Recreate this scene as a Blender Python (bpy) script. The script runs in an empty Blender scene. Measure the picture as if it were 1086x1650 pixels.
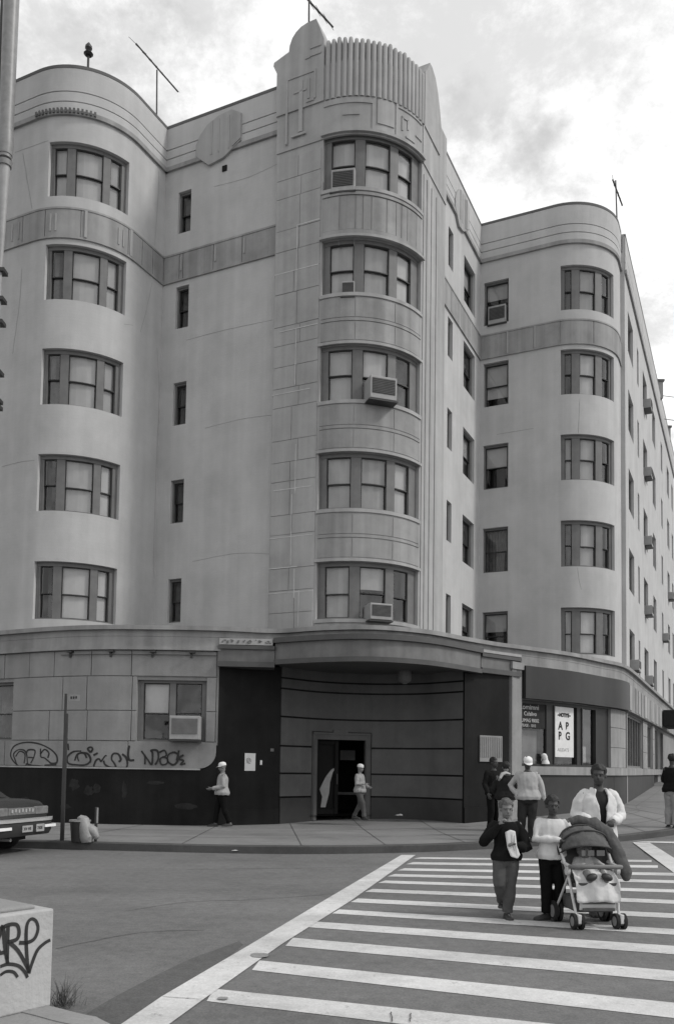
import bpy, bmesh, math, random
from mathutils import Vector, Matrix, noise
random.seed(7)
SC=bpy.context.scene
COL=SC.collection
R=math.radians
# ------------------------------------------------------------------ camera
F=1390.0; PW=1086.0; PH=1650.0; HOR=1236.0
TILT=R(3.4); ROLL=R(0.85); CH=1.7
PCY=HOR-F*math.tan(TILT)
fwd=Vector((0,math.cos(TILT),math.sin(TILT)))
_rt=Vector((1,0,0)); _up=Vector((0,-math.sin(TILT),math.cos(TILT)))
RT=math.cos(ROLL)*_rt+math.sin(ROLL)*_up
UP=math.cos(ROLL)*_up-math.sin(ROLL)*_rt
CAM=Vector((0,0,CH))
cd=bpy.data.cameras.new('camera'); cam=bpy.data.objects.new('camera',cd); COL.objects.link(cam)
cd.sensor_fit='HORIZONTAL'; cd.sensor_width=36; cd.lens=F/PW*36
cd.shift_x=0; cd.shift_y=(PCY-PH/2)/PW
cd.clip_start=0.1; cd.clip_end=3000
m=Matrix((RT,UP,-fwd)).transposed().to_4x4(); m.translation=CAM
cam.matrix_world=m
SC.camera=cam
def ray(px,py): return fwd+RT*((px-PW/2)/F)-UP*((py-PCY)/F)
def on_z(px,py,z):
    d=ray(px,py); return CAM+d*((z-CH)/d.z)
def at(px,py,Y):
    d=ray(px,py); return CAM+d*(Y/d.y)
# building axes: a runs along the front street, b away from it
E1=(.9042,-.4271); E2=(.4271,.9042)
def W(a,b): return (a*E1[0]+b*E2[0], a*E1[1]+b*E2[1])
def gz(x,y):
    b=x*E2[0]+y*E2[1]
    t=max(0.0,b-20.0)
    t=t*t/(t+1.2)
    return min(0.047*t,2.6)
# ------------------------------------------------------------------ naming
def tag(o,label=None,cat=None,group=None,kind=None):
    if label: o['label']=label
    if cat: o['category']=cat
    if group: o['group']=group
    if kind: o['kind']=kind
    return o
def thing(name,label,cat,loc=(0,0,0),rz=0,group=None):
    o=bpy.data.objects.new(name,None); COL.objects.link(o)
    o.location=loc; o.rotation_euler=(0,0,rz); o.empty_display_size=.2
    return tag(o,label,cat,group)
# ------------------------------------------------------------------ mesh builder
class MB:
    def __init__(s): s.v=[]; s.f=[]
    def quad(s,*p):
        i=len(s.v); s.v+= [tuple(q) for q in p]; s.f.append(tuple(range(i,i+len(p))))
    def box(s,c,d,rz=0,M=None):
        x,y,z=d[0]/2,d[1]/2,d[2]/2
        pts=[Vector((sx*x,sy*y,sz*z)) for sz in(-1,1) for sy in(-1,1) for sx in(-1,1)]
        if M is None: M=Matrix.Rotation(rz,3,'Z')
        i=len(s.v); s.v+=[tuple(M@p+Vector(c)) for p in pts]
        for f in((0,2,3,1),(4,5,7,6),(0,1,5,4),(2,6,7,3),(0,4,6,2),(1,3,7,5)): s.f.append(tuple(i+k for k in f))
    def loft(s,rings,cap=True,closed=True):
        n=len(rings[0]); i=len(s.v)
        for r in rings: s.v+=[tuple(p) for p in r]
        for a in range(len(rings)-1):
            for k in range(n if closed else n-1):
                k2=(k+1)%n
                s.f.append((i+a*n+k,i+a*n+k2,i+(a+1)*n+k2,i+(a+1)*n+k))
        if cap:
            s.f.append(tuple(i+k for k in reversed(range(n))))
            s.f.append(tuple(i+(len(rings)-1)*n+k for k in range(n)))
    def tube(s,pts,rad,n=8,round_=False,ell=1.0,ref=None):
        P=[Vector(p) for p in pts]
        if not hasattr(rad,'__len__'): rad=[rad]*len(P)
        rad=list(rad)
        if round_:
            d0=(P[0]-P[1]).normalized(); d1=(P[-1]-P[-2]).normalized()
            r0,r1=rad[0],rad[-1]
            P=[P[0]+d0*r0*.95,P[0]+d0*r0*.7]+P+[P[-1]+d1*r1*.7,P[-1]+d1*r1*.95]
            rad=[r0*.3,r0*.72]+rad+[r1*.72,r1*.3]
        rings=[]; pa=None
        for i,p in enumerate(P):
            d=(P[min(i+1,len(P)-1)]-P[max(i-1,0)]).normalized()
            if pa is None:
                rf=Vector(ref) if ref else (Vector((0,0,1)) if abs(d.z)<.9 else Vector((1,0,0)))
                a=(rf-d*rf.dot(d)).normalized()
            else: a=(pa-d*pa.dot(d)).normalized()
            pa=a; b=d.cross(a)
            rings.append([p+(a*math.cos(2*math.pi*k/n)+b*math.sin(2*math.pi*k/n)*ell)*rad[i] for k in range(n)])
        s.loft(rings)
    def ball(s,c,r,nu=12,nv=8,M=None):
        if not hasattr(r,'__len__'): r=(r,r,r)
        M=M or Matrix.Identity(3); rings=[]
        for j in range(1,nv):
            t=math.pi*j/nv
            rings.append([Vector(c)+M@Vector((r[0]*math.sin(t)*math.cos(2*math.pi*k/nu),r[1]*math.sin(t)*math.sin(2*math.pi*k/nu),-r[2]*math.cos(t))) for k in range(nu)])
        i=len(s.v); s.loft(rings,cap=False)
        b=len(s.v); s.v.append(tuple(Vector(c)+M@Vector((0,0,-r[2])))); s.v.append(tuple(Vector(c)+M@Vector((0,0,r[2]))))
        for k in range(nu):
            s.f.append((b,i+(k+1)%nu,i+k)); l=i+(nv-2)*nu; s.f.append((b+1,l+k,l+(k+1)%nu))
    def prism(s,poly,o,ux,uy,n,t):
        "extrude a 2-D outline (poly) placed at o with axes ux,uy by thickness t along n"
        o,ux,uy,n=Vector(o),Vector(ux),Vector(uy),Vector(n)
        A=[o+ux*p[0]+uy*p[1] for p in poly]; B=[p+n*t for p in A]
        i=len(s.v); k=len(A); s.v+=[tuple(p) for p in A+B]
        s.f.append(tuple(range(i,i+k))); s.f.append(tuple(reversed(range(i+k,i+2*k))))
        for j in range(k): s.f.append((i+j,i+k+j,i+k+(j+1)%k,i+(j+1)%k))
    def strip(s,P,s0,s1,z0,z1,o0,o1):
        "curved box following a plan path"
        rings=[]
        for q in P.stations(s0,s1):
            a=P.at(q,o0); b=P.at(q,o1)
            rings.append([(a[0],a[1],z0),(b[0],b[1],z0),(b[0],b[1],z1),(a[0],a[1],z1)])
        s.loft(rings)
    def panel(s,P,pts,o0,o1):
        A=[Vector((*P.at(q,o0),z)) for q,z in pts]; B=[Vector((*P.at(q,o1),z)) for q,z in pts]
        i=len(s.v);k=len(A); s.v+=[tuple(p) for p in A+B]
        s.f.append(tuple(reversed(range(i,i+k)))); s.f.append(tuple(range(i+k,i+2*k)))
        for j in range(k): s.f.append((i+j,i+(j+1)%k,i+k+(j+1)%k,i+k+j))
    def ribbon(s,pts,w,fn):
        "painted stroke: flat line of width w through 2-D points, mapped by fn(u,v)->xyz"
        n=len(pts); i=len(s.v)
        for j,(u,v) in enumerate(pts):
            u0,v0=pts[max(j-1,0)]; u1,v1=pts[min(j+1,n-1)]
            L=math.hypot(u1-u0,v1-v0) or 1; nx,ny=-(v1-v0)/L,(u1-u0)/L
            ww=w*(.8+.4*noise.noise((u*3,v*3,1)))*.5
            s.v.append(tuple(fn(u+nx*ww,v+ny*ww))); s.v.append(tuple(fn(u-nx*ww,v-ny*ww)))
        for j in range(n-1): s.f.append((i+2*j,i+2*j+1,i+2*j+3,i+2*j+2))
    def mesh(s,name):
        me=bpy.data.meshes.new(name); me.from_pydata(s.v,[],s.f)
        bm=bmesh.new(); bm.from_mesh(me); bmesh.ops.remove_doubles(bm,verts=bm.verts,dist=1e-5)
        bmesh.ops.recalc_face_normals(bm,faces=bm.faces); bm.to_mesh(me); bm.free()
        return me
    def build(s,name,mat,parent=None,smooth=False,bevel=0,ang=35,kind=None):
        if not s.f: print('EMPTY',name)
        me=s.mesh(name); me.materials.append(mat)
        o=bpy.data.objects.new(name,me); COL.objects.link(o)
        if parent: o.parent=parent
        if smooth:
            me.polygons.foreach_set('use_smooth',[True]*len(me.polygons)); me.set_sharp_from_angle(angle=R(ang))
        if bevel:
            b=o.modifiers.new('bevel','BEVEL'); b.width=bevel; b.segments=2; b.limit_method='ANGLE'; b.angle_limit=R(40)
        if kind: o['kind']=kind
        return o
def cat2(P,n=8,closed=False):
    out=[]
    for i in range(len(P)-1):
        p0=P[max(i-1,0)];p1=P[i];p2=P[i+1];p3=P[min(i+2,len(P)-1)]
        for k in range(n):
            t=k/n
            out.append(tuple(.5*((2*p1[j])+(-p0[j]+p2[j])*t+(2*p0[j]-5*p1[j]+4*p2[j]-p3[j])*t*t+(-p0[j]+3*p1[j]-3*p2[j]+p3[j])*t**3) for j in range(len(p1))))
    out.append(tuple(P[-1])); return out
def arc(cx,cy,r,a0,a1,n=16):
    return [(cx+r*math.cos(R(a0+(a1-a0)*i/n)),cy+r*math.sin(R(a0+(a1-a0)*i/n))) for i in range(n+1)]
class Path:
    def __init__(s,pts):
        s.p=pts; s.c=[0]
        for a,b in zip(pts,pts[1:]): s.c.append(s.c[-1]+math.hypot(b[0]-a[0],b[1]-a[1]))
        s.L=s.c[-1]; sn=[]
        for a,b in zip(pts,pts[1:]):
            l=math.hypot(b[0]-a[0],b[1]-a[1]); sn.append(((b[1]-a[1])/l,-(b[0]-a[0])/l))
        s.n=[]
        for i in range(len(pts)):
            a=sn[max(i-1,0)]; b=sn[min(i,len(sn)-1)]
            x,y=a[0]+b[0],a[1]+b[1]; l=math.hypot(x,y); x/=l;y/=l
            k=1/max(.5,x*a[0]+y*a[1]); s.n.append((x*k,y*k))
    def at(s,q,off=0):
        i=0
        while i<len(s.c)-2 and q>s.c[i+1]: i+=1
        t=(q-s.c[i])/(s.c[i+1]-s.c[i]); tn=min(max(t,0),1)
        x=s.p[i][0]+(s.p[i+1][0]-s.p[i][0])*t; y=s.p[i][1]+(s.p[i+1][1]-s.p[i][1])*t
        nx=s.n[i][0]+(s.n[i+1][0]-s.n[i][0])*tn; ny=s.n[i][1]+(s.n[i+1][1]-s.n[i][1])*tn
        return (x+nx*off,y+ny*off)
    def stations(s,a,b):
        q=[a]+[c for c in s.c if a+1e-4<c<b-1e-4]+[b]; return q
    def pt(s,q,z,off=0):
        x,y=s.at(q,off); return Vector((x,y,z))
    def hit(s,px,py):
        d=ray(px,py); best=None
        for i in range(len(s.p)-1):
            x0,y0=s.p[i]; x1,y1=s.p[i+1]; L=s.c[i+1]-s.c[i]; ux,uy=(x1-x0)/L,(y1-y0)/L
            det=-d.x*uy+d.y*ux
            if abs(det)<1e-9: continue
            t=(-x0*uy+y0*ux)/det; q=(d.x*y0-d.y*x0)/det*-1
            q=((d.x*t-x0)*ux+(d.y*t-y0)*uy)
            if -1e-4<=q<=L+1e-4 and t>0 and (best is None or t<best[2]): best=(s.c[i]+q,CH+t*d.z,t)
        return best
def wallgrid(mb,P,s0,s1,z0,z1,ops,depth=.25,off=0.0):
    "outer skin of a wall with real openings and reveals"
    S=sorted(set([round(x,4) for x in P.stations(s0,s1)]+[round(x,4) for o in ops for x in o[:2]]))
    Z=sorted(set([z0,z1]+[round(x,4) for o in ops for x in o[2:4]]))
    S=[x for x in S if s0-1e-4<=x<=s1+1e-4]
    def inside(s,z): return any(o[0]<s<o[1] and o[2]<z<o[3] for o in ops)
    def V(s,z,o): x,y=P.at(s,o); return (x,y,z)
    for a,b in zip(S,S[1:]):
        for c,d in zip(Z,Z[1:]):
            if not inside((a+b)/2,(c+d)/2): mb.quad(V(a,c,off),V(b,c,off),V(b,d,off),V(a,d,off))
    for o in ops:
        st=[x for x in S if o[0]-1e-4<=x<=o[1]+1e-4]
        for a,b in zip(st,st[1:]):
            mb.quad(V(a,o[3],off),V(b,o[3],off),V(b,o[3],off-depth),V(a,o[3],off-depth))
            mb.quad(V(a,o[2],off),V(b,o[2],off),V(b,o[2],off-depth),V(a,o[2],off-depth))
        for e in o[:2]: mb.quad(V(e,o[2],off),V(e,o[3],off),V(e,o[3],off-depth),V(e,o[2],off-depth))
# ------------------------------------------------------------------ materials
def G(v): return (v,v,v,1)
def mat(name,base,rough=.8,var=.12,scale=1.5,bump=.15,bscale=40,spec=.3,streak=0,metal=0,courses=0,dirt=0):
    m=bpy.data.materials.new(name); m.use_nodes=True; nt=m.node_tree; N=nt.nodes; L=nt.links
    b=N['Principled BSDF']; b.inputs['Roughness'].default_value=rough; b.inputs['Specular IOR Level'].default_value=spec
    b.inputs['Metallic'].default_value=metal
    tc=N.new('ShaderNodeTexCoord')
    nz=N.new('ShaderNodeTexNoise'); nz.inputs['Scale'].default_value=scale; nz.inputs['Detail'].default_value=8; nz.inputs['Roughness'].default_value=.65
    L.new(tc.outputs['Object'],nz.inputs['Vector'])
    rp=N.new('ShaderNodeMapRange'); rp.inputs['From Min'].default_value=.3; rp.inputs['From Max'].default_value=.7
    rp.inputs['To Min'].default_value=base*(1-var); rp.inputs['To Max'].default_value=base*(1+var)
    L.new(nz.outputs['Fac'],rp.inputs['Value']); out=rp.outputs['Result']
    def mul(a,bk):
        q=N.new('ShaderNodeMath'); q.operation='MULTIPLY'; L.new(a,q.inputs[0]); L.new(bk,q.inputs[1]); return q.outputs[0]
    if streak:
        mp=N.new('ShaderNodeMapping'); mp.inputs['Scale'].default_value=(2.2,2.2,.09); L.new(tc.outputs['Object'],mp.inputs['Vector'])
        n2=N.new('ShaderNodeTexNoise'); n2.inputs['Scale'].default_value=1.6; n2.inputs['Detail'].default_value=6; L.new(mp.outputs[0],n2.inputs['Vector'])
        r2=N.new('ShaderNodeMapRange'); r2.inputs['From Min'].default_value=.35; r2.inputs['From Max'].default_value=.7
        r2.inputs['To Min'].default_value=1-streak; r2.inputs['To Max'].default_value=1+streak*.4; L.new(n2.outputs['Fac'],r2.inputs['Value'])
        out=mul(out,r2.outputs['Result'])
    if dirt:
        n3=N.new('ShaderNodeTexNoise'); n3.inputs['Scale'].default_value=scale*.35; n3.inputs['Detail'].default_value=10; n3.inputs['Roughness'].default_value=.75
        L.new(tc.outputs['Object'],n3.inputs['Vector'])
        r3=N.new('ShaderNodeMapRange'); r3.inputs['From Min'].default_value=.5; r3.inputs['From Max'].default_value=.72
        r3.inputs['To Min'].default_value=1; r3.inputs['To Max'].default_value=1-dirt; L.new(n3.outputs['Fac'],r3.inputs['Value'])
        out=mul(out,r3.outputs['Result'])
    hgt=None
    if bump:
        n4=N.new('ShaderNodeTexNoise'); n4.inputs['Scale'].default_value=bscale; n4.inputs['Detail'].default_value=4
        L.new(tc.outputs['Object'],n4.inputs['Vector']); hgt=n4.outputs['Fac']
    if courses:
        sx=N.new('ShaderNodeSeparateXYZ'); L.new(tc.outputs['Object'],sx.inputs[0])
        mm=N.new('ShaderNodeMath'); mm.operation='MULTIPLY'; mm.inputs[1].default_value=1/courses; L.new(sx.outputs['Z'],mm.inputs[0])
        fr=N.new('ShaderNodeMath'); fr.operation='FRACT'; L.new(mm.outputs[0],fr.inputs[0])
        st=N.new('ShaderNodeMapRange'); st.inputs['From Min'].default_value=0; st.inputs['From Max'].default_value=.16
        st.inputs['To Min'].default_value=.955; st.inputs['To Max'].default_value=1; L.new(fr.outputs[0],st.inputs['Value'])
        # faint courses that come and go
        out=mul(out,st.outputs['Result'])
    if hgt is not None:
        bp=N.new('ShaderNodeBump'); bp.inputs['Strength'].default_value=bump; bp.inputs['Distance'].default_value=.02
        L.new(hgt,bp.inputs['Height']); L.new(bp.outputs[0],b.inputs['Normal'])
    cb=N.new('ShaderNodeCombineColor'); 
    for k in range(3): L.new(out,cb.inputs[k])
    L.new(cb.outputs[0],b.inputs['Base Color'])
    return m
def glassmat():
    m=bpy.data.materials.new('window_glass'); m.use_nodes=True; nt=m.node_tree; N=nt.nodes; L=nt.links
    N.remove(N['Principled BSDF'])
    t=N.new('ShaderNodeBsdfTransparent'); t.inputs[0].default_value=G(.82)
    g=N.new('ShaderNodeBsdfGlossy'); g.inputs['Roughness'].default_value=.03; g.inputs[0].default_value=G(.9)
    fr=N.new('ShaderNodeLayerWeight'); fr.inputs[0].default_value=.5
    pw=N.new('ShaderNodeMath'); pw.operation='POWER'; pw.inputs[1].default_value=4; L.new(fr.outputs['Facing'],pw.inputs[0])
    ad=N.new('ShaderNodeMath'); ad.operation='MULTIPLY_ADD'; ad.inputs[1].default_value=.7; ad.inputs[2].default_value=.085; L.new(pw.outputs[0],ad.inputs[0])
    tc=N.new('ShaderNodeTexCoord'); nz=N.new('ShaderNodeTexNoise'); nz.inputs['Scale'].default_value=.8; L.new(tc.outputs['Object'],nz.inputs['Vector'])
    bp=N.new('ShaderNodeBump'); bp.inputs['Strength'].default_value=.25; bp.inputs['Distance'].default_value=.03; L.new(nz.outputs['Fac'],bp.inputs['Height'])
    L.new(bp.outputs[0],g.inputs['Normal'])
    mx=N.new('ShaderNodeMixShader'); L.new(ad.outputs[0],mx.inputs[0]); L.new(t.outputs[0],mx.inputs[1]); L.new(g.outputs[0],mx.inputs[2])
    L.new(mx.outputs[0],N['Material Output'].inputs[0]); return m
M={}
M['wall']=mat('painted_brick_wall',.485,.9,.09,.9,.35,55,.15,streak=.07,courses=.09,dirt=.09)
M['stone']=mat('cast_stone',.39,.9,.1,1.2,.25,45,.15,streak=.16,dirt=.14)
M['band']=mat('stained_stone_band',.33,.9,.12,1.6,.25,40,.15,streak=.22,dirt=.2)
M['ground_stone']=mat('ground_floor_stone',.27,.85,.14,1.1,.25,35,.2,streak=.12,dirt=.25)
M['cornice']=mat('weathered_cornice_stone',.31,.9,.14,1.3,.25,45,.15,streak=.2,dirt=.25)
M['joint']=mat('pale_mortar',.5,.9,.2,3,0)
M['coping']=mat('dark_coping',.12,.8,.15,2,.1)
M['darkpaint']=mat('dark_wall_paint',.0125,.6,.35,1.3,.12,30,.15,streak=.3,dirt=.35)
M['recess']=mat('entrance_stone',.108,.75,.14,1.4,.15,35,.25,streak=.1,dirt=.2)
M['recessdark']=mat('entrance_base_stone',.042,.6,.2,1.4,.1,35,.3)
M['canopy']=mat('canopy_metal',.15,.55,.2,1.6,.06,15,.4,streak=.2,dirt=.25)
M['canopytrim']=mat('canopy_trim',.07,.5,.2,2,.05,15,.4)
M['frame']=mat('window_frame_paint',.15,.6,.15,3,.05,20,.3)
M['sash']=mat('dark_sash_paint',.028,.5,.2,4,.05,20,.35)
M['black']=mat('flat_black',.008,.9,.2,2,0)  # behind the windows this black stands in for the darkness of unlit rooms
M['blinds']=[mat('roller_blind',v,.9,.07,2.5,.05,12,.1,streak=.08) for v in (.56,.46,.38,.50)]
M['curtain']=mat('grey_curtain',.16,.95,.3,6,.1,14,.1,streak=.3)
M['glass']=glassmat()
M['ac']=mat('air_conditioner_casing',.33,.5,.12,4,.03,20,.4,dirt=.25)
M['acdark']=mat('dark_air_conditioner_grille',.045,.6,.2,4,0)
M['acgrille']=mat('air_conditioner_grille',.16,.6,.2,4,0)
M['metal']=mat('galvanised_metal',.22,.45,.2,5,.03,20,.5)
M['darkmetal']=mat('dark_metal',.035,.5,.2,5,.03,20,.5)
M['eyewhite']=mat('eye_white',.2,.5,.1,3,0)
M['white']=mat('white_paint',.78,.7,.08,3,.03,20,.3)
M['paper']=mat('white_paper',.7,.9,.1,4,.05,20,.1)
M['ink']=mat('black_ink',.02,.8,.3,9,0)
M['spray']=mat('spray_paint',.03,.7,.3,9,0)
M['signboard']=mat('dark_sign_board',.03,.5,.15,1.2,.03,20,.35,streak=.15)
M['roofing']=mat('roof_felt',.08,.95,.2,1,.2)
# ------------------------------------------------------------------ world, sun
SUN_AZ=Vector((.97,-.24,0)).normalized(); SUN_EL=R(42)
world=bpy.data.worlds.new('World'); SC.world=world; world.use_nodes=True
nt=world.node_tree; N=nt.nodes; L=nt.links
bg=N['Background']; bg.inputs['Strength'].default_value=.1
sky=N.new('ShaderNodeTexSky'); sky.sky_type='NISHITA'; sky.sun_disc=False; sky.sun_elevation=SUN_EL
sky.sun_rotation=math.atan2(SUN_AZ.x,SUN_AZ.y)
bw=N.new('ShaderNodeRGBToBW'); L.new(sky.outputs[0],bw.inputs[0])
tc=N.new('ShaderNodeTexCoord'); sp=N.new('ShaderNodeSeparateXYZ'); L.new(tc.outputs['Generated'],sp.inputs[0])
def mth(op,a,b=None,c=None):
    q=N.new('ShaderNodeMath'); q.operation=op
    for i,x in enumerate((a,b,c)):
        if x is None: continue
        if isinstance(x,(int,float)): q.inputs[i].default_value=x
        else: L.new(x,q.inputs[i])
    return q.outputs[0]
den=mth('ADD',mth('MAXIMUM',sp.outputs['Z'],0.0),.22)
cx=mth('DIVIDE',sp.outputs['X'],den); cy=mth('DIVIDE',sp.outputs['Y'],den)
cv=N.new('ShaderNodeCombineXYZ'); L.new(cx,cv.inputs[0]); L.new(cy,cv.inputs[1])
def nz(scale,detail,rough,dist,off):
    mp=N.new('ShaderNodeMapping'); mp.inputs['Location'].default_value=off; L.new(cv.outputs[0],mp.inputs['Vector'])
    n=N.new('ShaderNodeTexNoise'); n.inputs['Scale'].default_value=scale; n.inputs['Detail'].default_value=detail
    n.inputs['Roughness'].default_value=rough; n.inputs['Distortion'].default_value=dist
    L.new(mp.outputs[0],n.inputs['Vector']); return n.outputs['Fac']
def ramp(x,a,b,lo,hi):
    r=N.new('ShaderNodeMapRange'); r.interpolation_type='SMOOTHSTEP'
    for k,v in zip(('From Min','From Max','To Min','To Max'),(a,b,lo,hi)): r.inputs[k].default_value=v
    L.new(x,r.inputs['Value']); return r.outputs['Result']
side=mth('MULTIPLY',sp.outputs['X'],.62)
cover=ramp(mth('ADD',nz(1.7,12,.6,.25,(6.0,.4,0)),mth('MAXIMUM',side,-.0)),.42,.52,0,1)
tone=ramp(nz(3.2,14,.7,.2,(4.4,9.1,5)),.40,.60,7.0,10.8)
skyb=mth('MULTIPLY_ADD',bw.outputs[0],.3,4.9)
mixv=mth('ADD',mth('MULTIPLY',mth('MAXIMUM',sp.outputs['X'],0.0),1.6),mth('ADD',mth('MULTIPLY',tone,cover),mth('MULTIPLY',skyb,mth('SUBTRACT',1.0,cover))))
cc=N.new('ShaderNodeCombineColor')
for k in range(3): L.new(mixv,cc.inputs[k])
L.new(cc.outputs[0],bg.inputs['Color'])
sl=bpy.data.lights.new('sun','SUN'); sl.energy=1.6; sl.angle=R(8); sl.color=(1,.985,.96)
so=bpy.data.objects.new('sun',sl); COL.objects.link(so)
sd=Vector((SUN_AZ.x*math.cos(SUN_EL),SUN_AZ.y*math.cos(SUN_EL),math.sin(SUN_EL)))
so.rotation_euler=sd.to_track_quat('Z','Y').to_euler()
SC.view_settings.view_transform='Standard'; SC.view_settings.look='None'; SC.view_settings.exposure=.12; SC.view_settings.gamma=1
# ------------------------------------------------------------------ apartment building
A=Path([W(*p) for p in [(-42,17.55),(-30,17.55),(-22,17.55)]+arc(-18,19.55,2,-90,0,20)+[(-16,20.88)]])
AO=A.c[1]                                    # stations of A are counted from a=-30
B=Path([W(-16,20.88),W(-11.9,20.88)])
T=Path([W(*p) for p in [(-11.9,20.62)]+arc(-10.4,22.82,2.2,-90,0,24)+[(-8.2,24.7)]])
D=Path([W(-8.44,24.7),W(-8.44,29.48)])
EW=Path([W(*p) for p in [(-8.44,29.48)]+arc(-5.8,31.38,1.9,-90,0,20)+[(-3.9,32.0)]])
S=Path([W(-3.75,32.0),W(-3.75,56.4)])
H=Path(cat2([(4.85,24.35),(5.3,24.75),(6.9,25.95),(8.3,27.4),W(-3.75,29.8),W(-3.65,32),W(-3.65,36),W(-3.65,56.5)]))
GL=Path(cat2([W(-40,17.25),W(-30,17.25),W(-21,17.25),W(-18.7,17.25),(-7.58,22.6),(-6.16,22.15),(-4.7,22.05),(-3.05,22.08)]))
FL=Path([(-3.05,22.15),(-1.52,23.1)]); FR=Path([(3.45,23.3),(4.85,24.3)])
RC=Path(cat2([(-1.52,23.1),(-.4,24.2),(.95,24.6),(2.3,24.3),(3.45,23.3)]))
CM=Path(cat2([(-1.62,22.15),(-.39,21.5),(.89,21.23),(2.35,21.85),(3.9,23.45)]))
bld=thing('apartment_building','pale six storey corner apartment block with rounded bays, fluted corner turret and curved entrance canopy','building',(0,20,0))
def Bp(mb,name,mt,parent=None,**k):
    o=mb.build(name,mt,parent or bld,**k)
    if parent is None: o.matrix_parent_inverse=Matrix.Translation((0,-20,0))
    return o
TOP=21.4
ZH=[7.22+3.006*k for k in range(5)]          # window heads
ZS=[z-1.6 for z in ZH]                        # sills
def window(P,s0,s1,z0,z1,lights,look=None,deep=.13,big=False):
    """double-hung window: frame > sash, pane, blind, interior"""
    w=s1-s0; fr=MB()
    j=.05; hd=.07 if len(lights)<3 else .11
    fr.strip(P,s0,s0+j,z0,z1,-deep-.09,-deep+.03); fr.strip(P,s1-j,s1,z0,z1,-deep-.09,-deep+.03)
    fr.strip(P,s0+j,s1-j,z1-hd,z1,-deep-.09,-deep+.025); fr.strip(P,s0+j,s1-j,z0,z0+.05,-deep-.09,-deep+.035)
    prev=s0+j
    for k,(u0,u1) in enumerate(lights):
        a=s0+w*u0; b=s0+w*u1
        if a-prev>.02: fr.strip(P,prev,a,z0+.05,z1-hd,-deep-.08,-deep+(.012 if len(lights)>1 else 0))
        prev=b
    if s1-j-prev>.02: fr.strip(P,prev,s1-j,z0+.05,z1-hd,-deep-.08,-deep+.012)
    f=Bp(fr,'window',M['frame'])
    it=MB(); it.strip(P,s0,s1,z0,z1,-.75,-.7); o=it.build('dark_backing',M['black'],f)  # black sheet behind the glass, room darkness put into its colour
    for k,(u0,u1) in enumerate(lights):
        a=s0+w*u0; b=s0+w*u1; zb=z0+.05; zt=z1-hd; mid=zb+(zt-zb)*random.uniform(.46,.5)
        t=.028
        sa=MB()
        for q0,q1,o0,o1 in((mid-.02,zt,-deep-.055,-deep-.015),(zb,mid+.02,-deep-.095,-deep-.058)):
            sa.strip(P,a,a+t,q0,q1,o0,o1); sa.strip(P,b-t,b,q0,q1,o0,o1)
            sa.strip(P,a+t,b-t,q1-t,q1,o0,o1); sa.strip(P,a+t,b-t,q0,q0+t,o0,o1)
        sa.build('sash',M['sash'],f)
        pn=MB()
        for q0,q1,oo in((mid,zt-t,-deep-.035),(zb+t,mid,-deep-.078)):
            st=P.stations(a+t,b-t)
            for c,d in zip(st,st[1:]): pn.quad(P.pt(c,q0,oo),P.pt(d,q0,oo),P.pt(d,q1,oo),P.pt(c,q1,oo))
        pn.build('pane',M['glass'],f)
        lk=look[k] if look else random.choice(('full','full','half','curtain'))
        if lk=='dark': continue
        bl=MB(); low={'full':zb,'half':mid-random.uniform(-.25,.1),'long':zb+.3,'curtain':zb}[lk]
        if lk=='curtain':
            st=[a+t+(b-a-2*t)*q/14 for q in range(15)]
            for q,(c,d) in enumerate(zip(st,st[1:])):
                bl.quad(P.pt(c,low,-.3-.03*(q%2)),P.pt(d,low,-.3-.03*((q+1)%2)),P.pt(d,zt,-.3-.03*((q+1)%2)),P.pt(c,zt,-.3-.03*(q%2)))
            bl.build('curtain',M['curtain'],f)
        else:
            bl.strip(P,a-.01,b+.01,low,zt+.02,-deep-.118,-deep-.108); bl.build('blind',random.choice(M['blinds']),f)
    return f
BAY3=[(.05,.215),(.32,.67),(.765,.93)]
def ops(s0,s1,h=1.6,hs=None): return [(s0,s1,z-h,z) for z in (hs or ZH)]
# --- wing at the left: long front, rounded corner, short side
oA=ops(AO+12.43,AO+14.78)
far=[(AO+4.4,AO+5.9),(AO+7.6,AO+9.1)]
oAf=[q for f_ in far for q in ops(*f_)]
w=MB(); wallgrid(w,A,0,A.L,4.6,TOP,oA+oAf,.36); Bp(w,'wall',M['wall'],smooth=True)
for k,o in enumerate(oA):
    window(A,*o,BAY3,[('dark','full','full'),('curtain','full','full'),('curtain','full','full'),('curtain','full','full'),('full','full','full')][k],deep=.14)
for o in oAf: window(A,*o,[(.05,.95)])
# --- recessed front wall
oB=ops(.5,.97,1.32)
w=MB(); wallgrid(w,B,0,B.L,4.6,TOP,oB); Bp(w,'wall',M['wall'])
for o in oB: window(B,*o,[(.1,.9)],['curtain'],deep=.12)
# --- turret
oT=ops(1.48,4.72,1.56)
w=MB(); wallgrid(w,T,0,T.L,4.6,20.45,oT,.42); 
for e,pp in((0,B.at(B.L-.002)),(T.L,D.at(.002))):
    a=T.at(e); w.quad((a[0],a[1],4.6),(pp[0],pp[1],4.6),(pp[0],pp[1],TOP),(a[0],a[1],TOP))
Bp(w,'turret_wall',M['stone'],smooth=True)
TL=[(.065,.285),(.375,.615),(.70,.88)]
TW=[('full','half','dark'),('full','full','full'),('full','half','curtain'),('full','full','full'),('full','full','full')]
for k,o in enumerate(oT): window(T,*o,TL,TW[k],deep=.12)
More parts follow.
